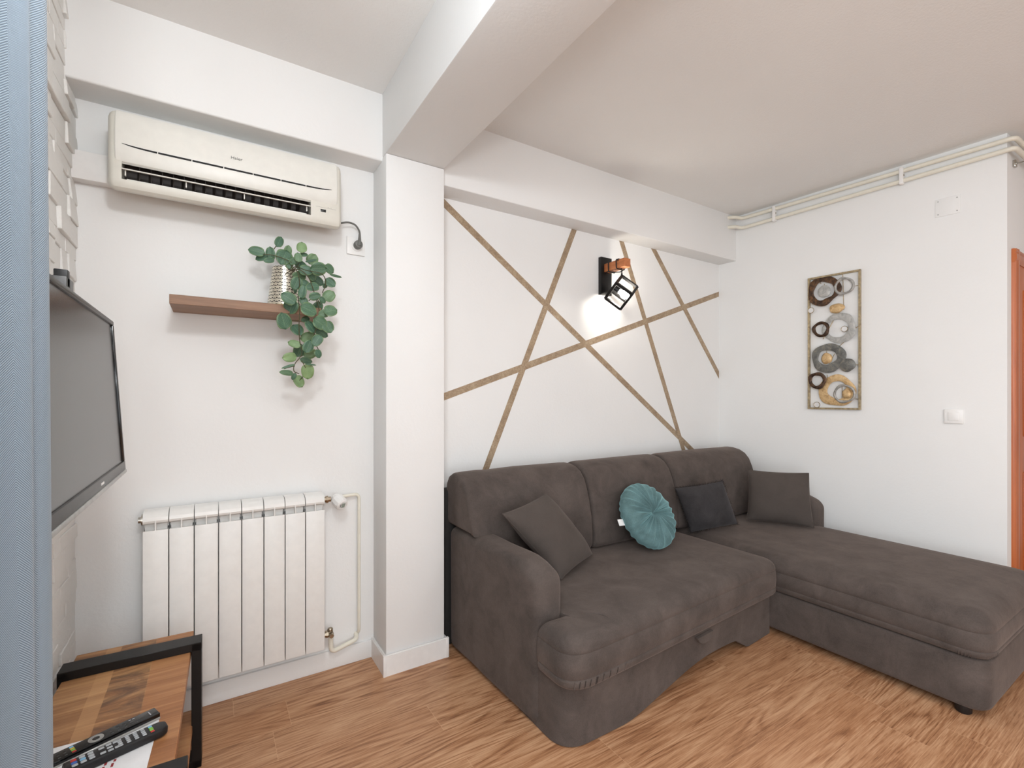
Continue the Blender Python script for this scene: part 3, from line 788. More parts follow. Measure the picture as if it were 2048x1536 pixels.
a2 = math.atan2(1.508 - 1.466, -.13 + .262)
R2 = place(-.197, 1.496, .4046, a2)
rc2 = thing('remote_control', 'thick matt black remote with many silver buttons, nearest the camera', 'remote control', (-.197, 1.496, .4046), 0, 'remotes on the side table')
bm = BM()
pts = round_poly([(-.095, -.022), (.090, -.022), (.104, -.012), (.104, .012), (.090, .022), (-.095, .022)], [.006] * 6, 4)
plan_solid(bm, pts, [(0, .004), (.003, .001), (.016, 0), (.021, .002), (.022, .005)]); bm.transform(R2); obj('shell', bm, 'black_plastic', rc2)
for i in range(4):
    for j in range(4): btn(rc2, R2, .054 - i * .0155, -.0125 + j * .0083, .0214, .0042, .0032, .0022, 'key_silver')
for j in range(4): btn(rc2, R2, .070, -.0125 + j * .0083, .0214, .0042, .0036, .0022, ('key_red', 'key_green', 'key_green', 'key_lightblue')[j])
for x, y in ((-.012, 0), (-.012, .013), (-.012, -.013), (-.026, .011), (-.026, -.011), (.001, .012), (.001, -.012)): btn(rc2, R2, x, y, .0214, .0055, .004, .0022, 'key_silver')
for i, cols in enumerate((('key_silver', 'key_silver', 'key_silver'), ('key_silver', 'key_lightblue', 'key_silver'), ('key_silver', 'key_blue', 'key_red'))):
    for j in range(3): btn(rc2, R2, -.046 - i * .015, -.011 + j * .011, .0214, .0055, .0044, .0026, cols[j])

# ------------------------------------------------------------------ corner sofa
sofa = thing('corner_sofa', 'dark gray suede corner sofa with a chaise along the right wall', 'sofa', (2.2, 1.6, 0))
S = 'sofa_suede'
V2 = lambda *p: [Vector(q) for q in p]
# main base with arch
def front_y(x): return 1.303 + (x - 1.2) * .0745
bm = BM()
plan = []
cor = round_poly([(1.060, 1.62), (1.060, 1.318), (1.35, front_y(1.35))], [0, .11, 0], 8)
cor = [p for p in cor]
xs = [1.35 + (2.535 - 1.35) * i / 48 for i in range(49)]
outer = cor[:-1] + [Vector((x, front_y(x))) for x in xs]
def arch(x):
    if x < 1.40 or x > 2.315: return 0.004
    if x < 1.95:
        s = (x - 1.40) / .55; s = s * s * (3 - 2 * s) * .5 + .5 * math.sin(s * PI / 2); return .004 + .078 * s
    if x < 2.17: return .082 - .010 * ((x - 1.95) / .22) ** 2
    s = (x - 2.17) / .145; return .004 + .068 * (1 - (s * s * (3 - 2 * s)))
cols = []
for p in outer:
    zb_ = arch(p.x) if p.y < 1.45 else .004
    d = Vector((0, 1)) if p.x > 1.3 else (Vector((1.3, 1.7)) - p).normalized()
    q = p + d * .035
    cols.append([bm.verts.new((p.x, p.y, zb_)), bm.verts.new((p.x, p.y, .15)), bm.verts.new((p.x, p.y, .26)), bm.verts.new((q.x, q.y, .26)), bm.verts.new((q.x, q.y, zb_))])
for a, b2 in zip(cols, cols[1:]):
    for k in range(5): bm.faces.new((a[k], a[(k + 1) % 5], b2[(k + 1) % 5], b2[k]))
bm.faces.new(cols[0]); bm.faces.new(cols[-1][::-1])
base = obj('base', bm, S, sofa, True, 50)
bm = BM()
hp = [(1.830, .199), (1.842, .180), (1.870, .168), (1.905, .168), (1.940, .176), (1.958, .199)]
A = [bm.verts.new((x, front_y(x) - .004, z)) for x, z in hp]; Bv = [bm.verts.new((x, front_y(x) - .016 - .006 * math.sin(PI * i / 5), z - .003)) for i, (x, z) in enumerate(hp)]
n = len(hp)
for i in range(n - 1): bm.faces.new((A[i], A[i + 1], Bv[i + 1], Bv[i]))
bm.faces.new(A); bm.faces.new(Bv[::-1]); bm.faces.new((A[0], Bv[0], Bv[-1], A[-1]))
obj('pull_handle', bm, S, base, True, 60)
# carcass behind (hidden support) and the dark rear panel
bm = BM(); box(bm, 1.10, 2.56, 1.47, 2.2, .05, .26, .01); box(bm, 2.56, 3.36, .8, 2.2, .05, .235, .01); obj('carcass', bm, 'dark_frame_fabric', sofa)
bm = BM(); box(bm, 1.0, 3.42, 2.215, 2.30, .0, .80, .02, 3); obj('back_panel', bm, 'dark_frame_fabric', sofa)
# arms
def arm(xa, xb, xf, yf, yb, zt, flip):
    bm = BM(); box(bm, xa, xb, yf, yb, .004, zt, .045, 6)
    bmesh.ops.subdivide_edges(bm, edges=[e for e in bm.edges if abs(e.verts[0].co.y - e.verts[1].co.y) > .3], cuts=12)
    for v in bm.verts:
        s = (yb - v.co.y) / (yb - yf)
        if v.co.z > .3:
            k = (v.co.z - .3) / (zt - .3)
            g = max(0, 1 - (v.co.y - yf) / .17); v.co.z -= k * .055 * g * g
        v.co.x += xf * s
    return bm
bm = arm(1.018, 1.155, .026, 1.468, 2.21, .622, False); wobble(bm, .003, 6, 1); obj('armrest', bm, S, sofa, True, 60)
bm = arm(3.325, 3.465, .0, 1.535, 2.21, .622, True); wobble(bm, .003, 6, 2); obj('armrest', bm, S, sofa, True, 60)
# main seat cushion with the rounded corner in front of the arm
sp_ = round_poly([(2.522, 2.06), (1.165, 2.06), (1.165, 1.464), (1.044, 1.464), (1.040, 1.262), (1.3, 1.2715), (2.522, 1.347)], [.02, .02, .004, .006, .13, .3, .045], 9)
plan = dense(sp_, .035)
DM = .125
seat_core = [Vector(p) for p in ((2.522 - DM, 2.06 - DM), (1.165 + DM, 2.06 - DM), (1.165 + DM, 1.40), (1.044 + DM, 1.40), (1.044 + DM, 1.385), (1.3, 1.272 + DM), (2.522 - DM, 1.347 + DM))]
def seat_rings(z0, zt, r, zs1, zs2):
    out = [(z0, .022), (z0 + .006, .008), (z0 + .018, .001), (z0 + .030, 0), (zs2 - .003, .0005), (zs2, .0035), (zs2 + .003, .0005), (zs1 - .05, -.002), (zs1 - .004, 0), (zs1, .0035), (zs1 + .004, .001)]
    n = 8
    for i in range(1, n + 1):
        a = i / n * PI / 2; out.append((zs1 + .004 + (zt - zs1 - .004) * math.sin(a), .001 + r * (1 - math.cos(a))))
    out += [(zt + .004, r + .03), (zt + .006, r + .05)]
    return out
bm = BM(); plan_solid(bm, plan, seat_rings(.234, .424, .055, .366, .275), seat_core, DM)
bmesh.ops.triangulate(bm, faces=[f for f in bm.faces if len(f.verts) > 8 and f.calc_center_median().z > .3])
seat = obj('seat_cushion', bm, S, sofa, True, 60)
bm = BM(); tube(bm, catmull([(1.168, 1.43, .424), (1.24, 1.40, .431), (1.282, 1.36, .430), (1.292, 1.32, .419), (1.290, 1.289, .395), (1.289, 1.277, .37)], 6), .0018, 6); obj('seam', bm, S, seat)
# gathered pleats below the front corner seam
for k in range(1, 26):
    bm = BM()
    q = k / 26; x = 1.075 + .24 * q
    pts_ = [p for p in plan if p.y < 1.45 and p.x < 1.34]
    i = min(range(len(pts_)), key=lambda i: abs(pts_[i].x - x)); p = pts_[i]
    d = (p - Vector((1.25, 1.5))).normalized() * .0008
    tube(bm, [(p.x + d.x, p.y + d.y, .272), (p.x + d.x - .003, p.y + d.y, .258), (p.x - d.x * 4 - .005, p.y - d.y * 4, .246)], .0016, 5)
    obj('pleat', bm, S, seat)
# chaise base and cushion
cp = dense(round_poly([(2.537, 2.2), (2.537, .556), (3.395, .556), (3.395, 2.2)], [.01, .085, .085, .01], 8), .05)
bm = BM(); plan_solid(bm, cp, [(.034, .012), (.040, .004), (.05, .001), (.14, -.002), (.222, .0), (.232, .004), (.236, .012)]); obj('chaise_base', bm, S, sofa, True, 60)
cq = dense(round_poly([(2.528, 2.06), (2.528, .545), (3.43, .545), (3.43, 2.06)], [.02, .10, .10, .02], 9), .035)
bm = BM(); plan_solid(bm, cq, seat_rings(.238, .426, .07, .345, .272), [Vector(p) for p in ((2.528 + DM, 2.06 - DM), (2.528 + DM, .545 + DM), (3.43 - DM, .545 + DM), (3.43 - DM, 2.06 - DM))], DM)
bmesh.ops.triangulate(bm, faces=[f for f in bm.faces if len(f.verts) > 8 and f.calc_center_median().z > .3])
chs = obj('chaise_cushion', bm, S, sofa, True, 60)
for k in range(16):
    bm = BM(); a = PI * (1.02 + .5 * k / 16); c = Vector((2.628, .645)); p = c + Vector((math.cos(a), math.sin(a))) * .0995
    tube(bm, [(p.x, p.y, .268), (p.x, p.y, .252), (c.x + math.cos(a) * .094, c.y + math.sin(a) * .094, .242)], .0016, 5)
    obj('pleat', bm, S, chs)
for x, y in ((2.575, .635), (3.33, .635)):
    bm = BM(); lathe(bm, [(0, 0), (.022, 0), (.027, .006), (.027, .040), (0, .040)], 16, Matrix.Translation((x, y, 0))); obj('foot', bm, 'black_plastic', sofa)
# three back cushions
def back_prof(zb_):
    pts = [(2.225, zb_), (2.250, zb_ + .03), (2.256, .78), (2.248, .835), (2.222, .872), (2.180, .891), (2.135, .891), (2.085, .880), (2.045, .858), (2.012, .82), (1.988, .765), (1.968, .70), (1.952, .62)]
    if zb_ < .55: pts += [(1.944, .54), (1.944, .47), (1.956, zb_ + .012), (1.98, zb_)]
    else: pts += [(1.985, zb_ + .002)]
    return pts
def stations(xa, xb):
    e = [(0, .026), (.002, .015), (.006, .007), (.012, .0022), (.02, .0), (.06, -.002)]
    L = xb - xa; return [(xa + a, i) for a, i in e] + [(xa + L * .5, -.004)] + [(xb - a, i) for a, i in e[::-1]]
def back(xa, xb, cut=None):
    bm = BM()
    if cut == 'L':
        profile_loft(bm, back_prof(.435), [(1.135, .0), (1.19, -.001), ((xa + xb) / 2, -.004)] + stations(xa, xb)[7:])
        profile_loft(bm, back_prof(.626), stations(xa, 1.30)[:7] + [(1.24, -.001)])
    elif cut == 'R':
        profile_loft(bm, back_prof(.435), stations(xa, xb)[:6] + [((xa + xb) / 2, -.004), (3.30, -.001), (3.345, 0)])
        profile_loft(bm, back_prof(.626), [(3.25, -.001)] + stations(3.2, xb)[7:])
    else: profile_loft(bm, back_prof(.435), stations(xa, xb))
    wobble(bm, .003, 5, xa); return bm
for xa, xb, c in ((1.022, 1.768, 'L'), (1.778, 2.482, None), (2.492, 3.375, 'R')): obj('back_cushion', back(xa, xb, c), S, sofa, True, 60)

# ------------------------------------------------------------------ cushions on the sofa
def pillow(cs, T, nu=22, pinch=.05, seed=0, wr=.006):
    """cs: TL, TR, BR, BL; soft cushion with pointed corners"""
    TL, TR, BR, BL = [Vector(c) for c in cs]
    nrm = ((TR - BL).cross(TL - BR)).normalized()
    bm = BM(); sides = []
    for sgn in (1, -1):
        g = []
        for i in range(nu + 1):
            row = []
            for j in range(nu + 1):
                a, b = -1 + 2 * i / nu, -1 + 2 * j / nu
                a = math.sin(a * PI / 2) * .6 + a * .4; b = math.sin(b * PI / 2) * .6 + b * .4
                pa = a * (1 - pinch * (1 - b * b) * abs(a) ** 3); pb = b * (1 - pinch * (1 - a * a) * abs(b) ** 3)
                u, v = (pa + 1) / 2, (pb + 1) / 2
                p = (BL * (1 - u) + BR * u) * (1 - v) + (TL * (1 - u) + TR * u) * v
                h = (max(0, 1 - abs(a) ** 2.4) * max(0, 1 - abs(b) ** 2.4)) ** .55
                nz = noise.noise(Vector((a * 2.2 + seed, b * 2.2, sgn))) * wr * (0.3 + h)
                row.append(bm.verts.new(p + nrm * sgn * (T * h + nz * (1 if h > 0 else 0))))
            g.append(row)
        sides.append(g)
        for i in range(nu):
            for j in range(nu):
                q = (g[i][j], g[i + 1][j], g[i + 1][j + 1], g[i][j + 1]); bm.faces.new(q if sgn > 0 else q[::-1])
    bmesh.ops.remove_doubles(bm, verts=bm.verts, dist=.0004)
    return bm
pc1 = [(1.088, 1.790, .758), (1.424, 1.918, .790), (1.690, 1.865, .448), (1.352, 1.705, .440)]
bm = pillow(pc1, .075, 22, .04, 1); c1 = tag(obj('throw_pillow', bm, 'cushion_weave', None, True, 60), 'plain dark gray square cushion leaning on the left armrest', 'cushion', 'dark gray cushions')
bm = BM(); 
for a, b in ((0, 1), (1, 2), (2, 3), (3, 0)):
    p, q = Vector(pc1[a]), Vector(pc1[b]); m = sum((Vector(c) for c in pc1), Vector()) / 4
    tube(bm, [p.lerp(q, s / 12) + (m - p.lerp(q, s / 12)) * (.05 * math.sin(PI * s / 12)) for s in range(13)], .002, 5)
obj('edge_seam', bm, 'cushion_weave', c1)
pc4 = [(3.090, 1.856, .775), (3.258, 1.548, .782), (3.210, 1.493, .447), (3.020, 1.822, .452)]
bm = pillow(pc4, .066, 22, .035, 4); c4 = tag(obj('throw_pillow', bm, 'cushion_weave', None, True, 60), 'plain dark gray square cushion standing at the right armrest over the chaise', 'cushion', 'dark gray cushions')
bm = BM()
for a, b in ((0, 1), (1, 2), (2, 3), (3, 0)):
    p, q = Vector(pc4[a]), Vector(pc4[b]); m = sum((Vector(c) for c in pc4), Vector()) / 4
    tube(bm, [p.lerp(q, s / 12) + (m - p.lerp(q, s / 12)) * (.045 * math.sin(PI * s / 12)) for s in range(13)], .002, 5)
obj('edge_seam', bm, 'cushion_weave', c4)
pc3 = [(2.372, 1.89, .722), (2.700, 1.79, .748), (2.838, 1.775, .462), (2.495, 1.866, .440)]
bm = pillow(pc3, .07, 30, .05, 3, .008); c3 = tag(obj('fur_pillow', bm, 'fur_charcoal', None, True, 60), 'charcoal plush rectangular cushion with a fringed edge', 'cushion')
bm = BM(); m = sum((Vector(c) for c in pc3), Vector()) / 4; fr = random.Random(3)
nr = ((Vector(pc3[1]) - Vector(pc3[3])).cross(Vector(pc3[0]) - Vector(pc3[2]))).normalized()
for a, b in ((0, 1), (1, 2), (2, 3), (3, 0)):
    p, q = Vector(pc3[a]), Vector(pc3[b]); N = int((q - p).length / .0022)
    for s in range(N):
        t_ = s / N; o = p.lerp(q, t_); o = o + (m - o) * (.06 * math.sin(PI * t_)); out = (o - m).normalized()
        d = out * fr.uniform(.012, .024) + nr * fr.uniform(-.010, .010) + (q - p).normalized() * fr.uniform(-.004, .004)
        w = (q - p).normalized() * .0011
        v1, v2, v3 = bm.verts.new(o - out * .004 - w), bm.verts.new(o - out * .004 + w), bm.verts.new(o + d)
        v4 = bm.verts.new(o - out * .004 + nr * .0012); bm.faces.new((v1, v2, v3)); bm.faces.new((v2, v4, v3)); bm.faces.new((v4, v1, v3))
obj('fringe', bm, 'fringe_black', c3, False)
# round pleated cushion
n_ = Vector((.02, -.80, .50)).normalized(); cc = Vector((2.066, 1.828, .610))
upv = (Vector((0, 0, 1)) - n_ * n_.z).normalized(); rt = upv.cross(n_)
M = Matrix(((rt.x, upv.x, n_.x, cc.x), (rt.y, upv.y, n_.y, cc.y), (rt.z, upv.z, n_.z, cc.z), (0, 0, 0, 1)))
rp = thing('round_pillow', 'teal velvet round pleated cushion in the middle of the sofa', 'cushion', cc)
bm = BM(); NA = 240; R = .188; prf = []
for i in range(30):
    s = i / 29; prf.append(s)
def pleat(a, r, sgn):
    # radial folds, irregular
    w = .5 + .5 * math.sin(a * 23 + 1.3 * math.sin(a * 3 + sgn) + .9 * math.sin(a * 7)); w = w ** 1.6
    w2 = noise.noise(Vector((math.cos(a) * 6, math.sin(a) * 6, r * 2 + sgn * 5)))
    k = min(1, r / .25) * (1 - .62 * r ** 3)
    return -.019 * k * (1 - w) + .007 * w2 * k
for sgn in (1, -1):
    rings = []
    for i in range(31):
        s = i / 30; r = math.sin(s * PI / 2)
        h = .064 * (1 - r ** 3.2) ** .5 - .030 * math.exp(-(r / .13) ** 2)
        ring = []
        for k in range(NA):
            a = 2 * PI * k / NA; p = pleat(a, r, sgn) if i < 30 else 0
            ring.append(bm.verts.new((R * r * math.cos(a), R * r * math.sin(a), sgn * (h + p + .004 * (i < 30)))))
        rings.append(ring)
    for i in range(30):
        for k in range(NA):
            q = (rings[i][k], rings[i][(k + 1) % NA], rings[i + 1][(k + 1) % NA], rings[i + 1][k]); bm.faces.new(q if sgn > 0 else q[::-1])
bmesh.ops.remove_doubles(bm, verts=bm.verts, dist=.00005)
bmesh.ops.dissolve_degenerate(bm, edges=bm.edges, dist=1e-6); bm.transform(M)
obj('pillow_body', bm, 'teal_velvet', rp, True, 180)
bm = BM(); lathe(bm, [(0, .0), (.011, .0), (.010, .005), (0, .008)], 16, M @ Matrix.Translation((0, 0, .028))); obj('center_button', bm, 'teal_velvet', rp)
bm = BM(); box(bm, -R - .034, -R + .01, -.036, -.001, -.016, -.0145, .0004, 1, M @ Matrix.Rotation(math.radians(-4), 4, 'Z')); obj('care_label', bm, 'tag_white', rp)

# ------------------------------------------------------------------ wall lamp
wl = thing('wall_lamp', 'black wall lamp with a wooden arm and a lit cube cage', 'wall lamp', (2.212, YB, 2.08))
bm = BM(); box(bm, 2.163, 2.259, 2.308, YB, 1.950, 2.198, .002); obj('wall_plate', bm, 'black_steel', wl)
bm = BM(); box(bm, 2.190, 2.246, 2.128, 2.310, 2.098, 2.152, .003, 2); obj('wooden_arm', bm, 'lamp_wood', wl)
bm = BM()
def loop(y0, y1, tw):
    c = Vector((2.218, 0, 2.125)); out = []
    hs = [(-.034, -.031), (.034, -.033), (.034, .032), (-.034, .031)]
    for i in range(5):
        h = hs[i % 4]; out.append((c.x + h[0], y0 + (y1 - y0) * i / 4, c.z + h[1]))
    return out
tube(bm, arc_path([(2.200, 2.30, 2.09)] + loop(2.272, 2.262, 0)[0:] + [(2.184, 2.255, 2.088), (2.25, 2.225, 2.088)] + loop(2.205, 2.190, 0)[1:] + loop(2.19, 2.180, 0)[1:4] + [(2.222, 2.180, 2.090), (2.221, 2.180, 2.060)], .012, 4), .0036, 8)
obj('cord', bm, 'black_plastic', wl)
dv = Vector((.698, .685, .209)).normalized(); rg = Vector((.8437, -.5366, 0)).normalized(); uu = rg.cross(dv).normalized()
if uu.z < 0: uu = -uu
pdir = rg * .585 + uu * .811; e1 = (rg * .828 - uu * .561); ca, sa = math.cos(.50), math.sin(.50)
e2 = (-pdir * ca + dv * sa).normalized(); e3 = (pdir * sa + dv * ca).normalized()
e1 = e2.cross(e3).normalized() if e2.cross(e3).dot(e1) > 0 else e3.cross(e2).normalized()
E_ = .122; corner = Vector((2.221, 2.180, 2.050)); M0 = corner - e3 * E_
LM = Matrix(((e1.x, e2.x, e3.x, M0.x), (e1.y, e2.y, e3.y, M0.y), (e1.z, e2.z, e3.z, M0.z), (0, 0, 0, 1)))
bm = BM(); w = .0078
for a in (0, E_):
    for b in (0, E_):
        box(bm, 0, E_, a - w, a + w, b - w, b + w, .001, 1, LM); box(bm, a - w, a + w, 0, E_, b - w, b + w, .001, 1, LM); box(bm, a - w, a + w, b - w, b + w, 0, E_, .001, 1, LM)
box(bm, -.002, .010, -w, E_ + w, .0, E_, .001, 1, LM)       # closed socket side
cage = obj('cage', bm, 'black_steel', wl, True, 30)
bm = BM(); tube(bm, [corner + Vector((0, 0, .016)), corner + Vector((0, 0, -.002))], .006, 10); obj('cord_clip', bm, 'black_plastic', cage)
bm = BM(); lathe(bm, [(0, 0), (.018, 0), (.018, .034), (0, .034)], 18, LM @ Matrix.Translation((.01, E_ / 2, E_ / 2)) @ Matrix.Rotation(PI / 2, 4, 'Y')); obj('bulb_socket', bm, 'black_plastic', cage)
bm = BM(); lathe(bm, [(0, .078), (.012, .075), (.022, .064), (.026, .050), (.023, .034), (.013, .016), (.012, 0), (0, 0)][::-1], 20, LM @ Matrix.Translation((.040, E_ / 2, E_ / 2)) @ Matrix.Rotation(PI / 2, 4, 'Y'))
obj('bulb', bm, 'bulb_glow', cage)

# ------------------------------------------------------------------ metal wall art on the right wall
A0, A1, AZ0, AZ1 = .664, .972, 1.190, 2.098
art = thing('wall_art', 'tall metal frame of wavy bronze, gray and gold rings on the right wall', 'wall art', onR((A0 + A1) / 2, (AZ0 + AZ1) / 2, .0))
def art_pt(fx, fy, d):       # fractions across / down the frame
    return onR(A0 + (A1 - A0) * fx, AZ1 - (AZ1 - AZ0) * fy, d)
def wall_bar(bm, s0, s1, z0, z1, d0, d1):
    vs = [onR(s, z, d) for s in (s0, s1) for z in (z0, z1) for d in (d0, d1)]
    v = [bm.verts.new(p) for p in vs]
    for q in ((0, 1, 3, 2), (4, 6, 7, 5), (0, 4, 5, 1), (2, 3, 7, 6), (0, 2, 6, 4), (1, 5, 7, 3)): bm.faces.new([v[i] for i in q])
bm = BM(); fwid = .011
wall_bar(bm, A0, A0 + fwid, AZ0, AZ1, .004, .024); wall_bar(bm, A1 - fwid, A1, AZ0, AZ1, .004, .024)
wall_bar(bm, A0 + fwid, A1 - fwid, AZ0, AZ0 + fwid, .004, .024); wall_bar(bm, A0 + fwid, A1 - fwid, AZ1 - fwid, AZ1, .004, .024)
obj('frame', bm, 'art_gold_frame', art, False)
WI, HI = A1 - A0, AZ1 - AZ0
def blob(fx, fy, rx, rz, mat, d, inner=None, seed=0, name='ring', wav=.1, ioff=(0, 0), flare=.006):
    """wavy plate / ring; rx, rz half sizes in metres"""
    bm = BM(); N = 72; c = (A0 + WI * fx, AZ1 - HI * fy); rr = []
    def rad(a, sd, amp): return 1 + amp * (math.sin(3 * a + sd) * .55 + math.sin(5 * a + sd * 2.3) * .35 + math.sin(2 * a + sd * .7) * .3)
    def ring(sx, sz, sd, amp, off, dd):
        out = []
        for k in range(N):
            a = 2 * PI * k / N; r = rad(a, sd, amp)
            out.append(bm.verts.new(onR(c[0] + off[0] + sx * r * math.cos(a), c[1] + off[1] + sz * r * math.sin(a), dd)))
        return out
    if inner:
        ix, iz = inner
        o1, o2 = ring(rx, rz, seed, wav, (0, 0), d), ring(rx, rz, seed, wav, (0, 0), d + .003)
        mm = ring((rx + ix) / 2, (rz + iz) / 2, seed, wav, (ioff[0] / 2, ioff[1] / 2), d + .003 + flare)
        i2, i1 = ring(ix, iz, seed + 1, wav, ioff, d + .003), ring(ix, iz, seed + 1, wav, ioff, d)
        L = [o1, o2, mm, i2, i1]
        for p, q in zip(L, L[1:] + [L[0]]):
            for k in range(N): bm.faces.new((p[k], p[(k + 1) % N], q[(k + 1) % N], q[k]))
    else:
        o1, o2 = ring(rx, rz, seed, wav, (0, 0), d), ring(rx, rz, seed, wav, (0, 0), d + .003); mm = ring(rx * .7, rz * .7, seed, wav, (0, 0), d + .003 + flare)
        for p, q in zip([o1, o2], [o2, mm]):
            for k in range(N): bm.faces.new((p[k], p[(k + 1) % N], q[(k + 1) % N], q[k]))
        bm.faces.new(o1[::-1]); bm.faces.new(mm)
    return obj(name, bm, mat, art, True, 60)
fx = lambda px: (px - 190) / 495.; fy = lambda px, py: (py - (180 - 85 * (px - 190) / 500)) / (1425 + 17 * (px - 190) / 495 - (180 - 85 * (px - 190) / 500))
def B(px, py, wx, wy, *a, **k): return blob(fx(px), fy(px, py), wx / 495. * WI / 2, wy / 1290. * HI / 2, *a, **k)
B(350, 300, 315, 285, 'art_bronze', .026, (.060, .063), 1.0, wav=.11, name='bronze_ring')
B(352, 302, 120, 118, 'art_silver', .016, None, 3.0, name='silver_disc', wav=.04)
B(548, 258, 185, 168, 'art_silver', .036, (.042, .043), 2.2, name='silver_ring', wav=.07)
B(478, 468, 140, 92, 'art_gold', .030, None, .6, name='gold_pebble', wav=.08)
B(492, 655, 310, 285, 'art_silver', .018, (.063, .060), 4.4, name='silver_ring', wav=.07, ioff=(-.01, 0))
B(330, 668, 172, 150, 'art_bronze', .036, (.033, .034), 5.1, name='bronze_ring', wav=.08)
B(395, 940, 320, 282, 'art_gray', .026, (.055, .050), .4, name='gray_ring', wav=.08, ioff=(-.006, .004))
B(375, 945, 104, 108, 'art_gold', .016, None, 2.0, name='gold_pebble', wav=.06)
B(578, 1012, 138, 128, 'art_gray', .034, None, 1.3, name='gray_pebble', wav=.07)
B(470, 1255, 345, 300, 'art_gold', .018, (.057, .060), 3.1, name='gold_ring', wav=.07, ioff=(.004, .004))
B(292, 1155, 182, 160, 'art_bronze', .034, (.034, .034), 6.0, name='bronze_ring', wav=.08)
B(548, 1285, 200, 178, 'art_silver', .032, (.048, .047), 1.9, name='silver_ring', wav=.06)
B(568, 1285, 84, 96, 'art_gold', .026, None, 2.9, name='gold_pebble', wav=.07)
for px, py in ((228, 486), (548, 666), (287, 1386)):
    o = B(px, py, 62, 56, 'art_gold_frame', .03, (.0165, .0165), 0, name='mirror_rim', wav=0.0, flare=.003)
    B(px, py, 54, 48, 'mirror', .0295, None, 0, name='mirror_disc', wav=0.0, flare=0)
for (ax, ay), (bx_, by_) in (((525, 120), (535, 480)), ((290, 180), (320, 230)), ((640, 255), (685, 250)), ((560, 770), (470, 850)), ((640, 660), (690, 620)), ((450, 900), (395, 1010)), ((640, 1010), (690, 1010)), ((520, 1200), (520, 1330)), ((300, 1400), (300, 1430)), ((440, 580), (340, 760)), ((195, 486), (250, 486)), ((640, 1335), (690, 1340)), ((380, 1100), (380, 1200)), ((195, 320), (230, 320)), ((375, 870), (375, 950)), ((352, 230), (352, 310))):
    bm = BM(); tube(bm, [art_pt(fx(ax), fy(ax, ay), .018), art_pt(fx(bx_), fy(bx_, by_), .018)], .0022, 6)
    obj('support_rod', bm, 'art_gold_frame', art)

# ------------------------------------------------------------------ switch, blank plate
def wall_plate(bm, s0, s1, z0, z1, d0, d1, r=.002):
    c = onR((s0 + s1) / 2, (z0 + z1) / 2, (d0 + d1) / 2)
    M = Matrix.Translation(c) @ Matrix.Rotation(math.atan2(RD.y, RD.x), 4, 'Z')
    box(bm, -(s1 - s0) / 2, (s1 - s0) / 2, -(d1 - d0) / 2, (d1 - d0) / 2, -(z1 - z0) / 2, (z1 - z0) / 2, r, 2, M)
sw = thing('light_switch', 'white rocker light switch on the right wall', 'light switch', onR(1.415, 1.163))
bm = BM(); wall_plate(bm, 1.374, 1.456, 1.122, 1.204, 0, .010, .003); obj('cover_plate', bm, 'white_plastic', sw)
bm = BM(); wall_plate(bm, 1.391, 1.437, 1.140, 1.188, .008, .0125, .002); obj('rocker', bm, 'white_plastic', sw)
bp = thing('junction_cover', 'white blank cover plate with four screws high on the right wall', 'cover plate', onR(1.388, 2.372))
bm = BM(); wall_plate(bm, 1.334, 1.442, 2.322, 2.425, 0, .004, .0015); obj('cover_plate', bm, 'wall_paint', bp)
for s in (1.347, 1.429):
    for z in (2.336, 2.411):
        bm = BM(); wall_plate(bm, s - .003, s + .003, z - .003, z + .003, .003, .0048, .001); obj('screw', bm, 'silver_plastic', bp)

# ------------------------------------------------------------------ heating pipes high on the right wall
def hp_path(z0, z1, dz):
    c0 = onR(.12, z0, .03); c1 = onR(1.635 + .035, z1, .035)
    e = Vector((.997, .077, 0))
    return arc_path([(3.385, 2.20, z0 + .012), (3.405, 2.150, z0 + .008), onR(.205, z0, .030), onR(1.60, z1, .030), onR(1.66, z1, .032), onR(1.66, z1, .032) + Vector((.5, -.012, -.006))], .035, 8)
for z0, z1, lab in ((2.652, 2.642, 'upper of the two cream heating pipes under the ceiling'), (2.578, 2.588, 'lower of the two cream heating pipes under the ceiling')):
    bm = BM(); tube(bm, hp_path(z0, z1, 0), .0125, 14); tag(obj('heating_pipe', bm, 'pipe_paint'), lab, 'pipe', 'heating pipes')
for s, lab in ((.445, 'white pipe clamp on the heating pipes near the room corner'), (1.185, 'white pipe clamp on the heating pipes nearer the door')):
    zz0 = 2.652 - .010 * (s - .2) / 1.4; zz1 = 2.578 + .010 * (s - .2) / 1.4
    bm = BM(); wall_plate(bm, s - .011, s + .011, zz1 - .022, zz0 + .02, .010, .048, .006)
    cl_ = tag(obj('pipe_clamp', bm, 'white_plastic'), lab, 'pipe clamp', 'pipe clamps')
    bm = BM(); wall_plate(bm, s + .009, s + .014, (zz0 + zz1) / 2 - .004, (zz0 + zz1) / 2 + .004, .03, .04, .001); obj('screw', bm, 'nickel', cl_)
hk = bm = BM(); tube(bm, arc_path([(3.72, .716, 2.553), (3.72, .676, 2.553), (3.72, .655, 2.553), (3.745, .655, 2.556)], .008), .004, 8); box(bm, 3.70, 3.735, .700, .713, 2.535, 2.572, .003)
tag(obj('wall_hook', bm, 'chrome'), 'small metal hook below the heating pipes past the wall corner', 'hook')

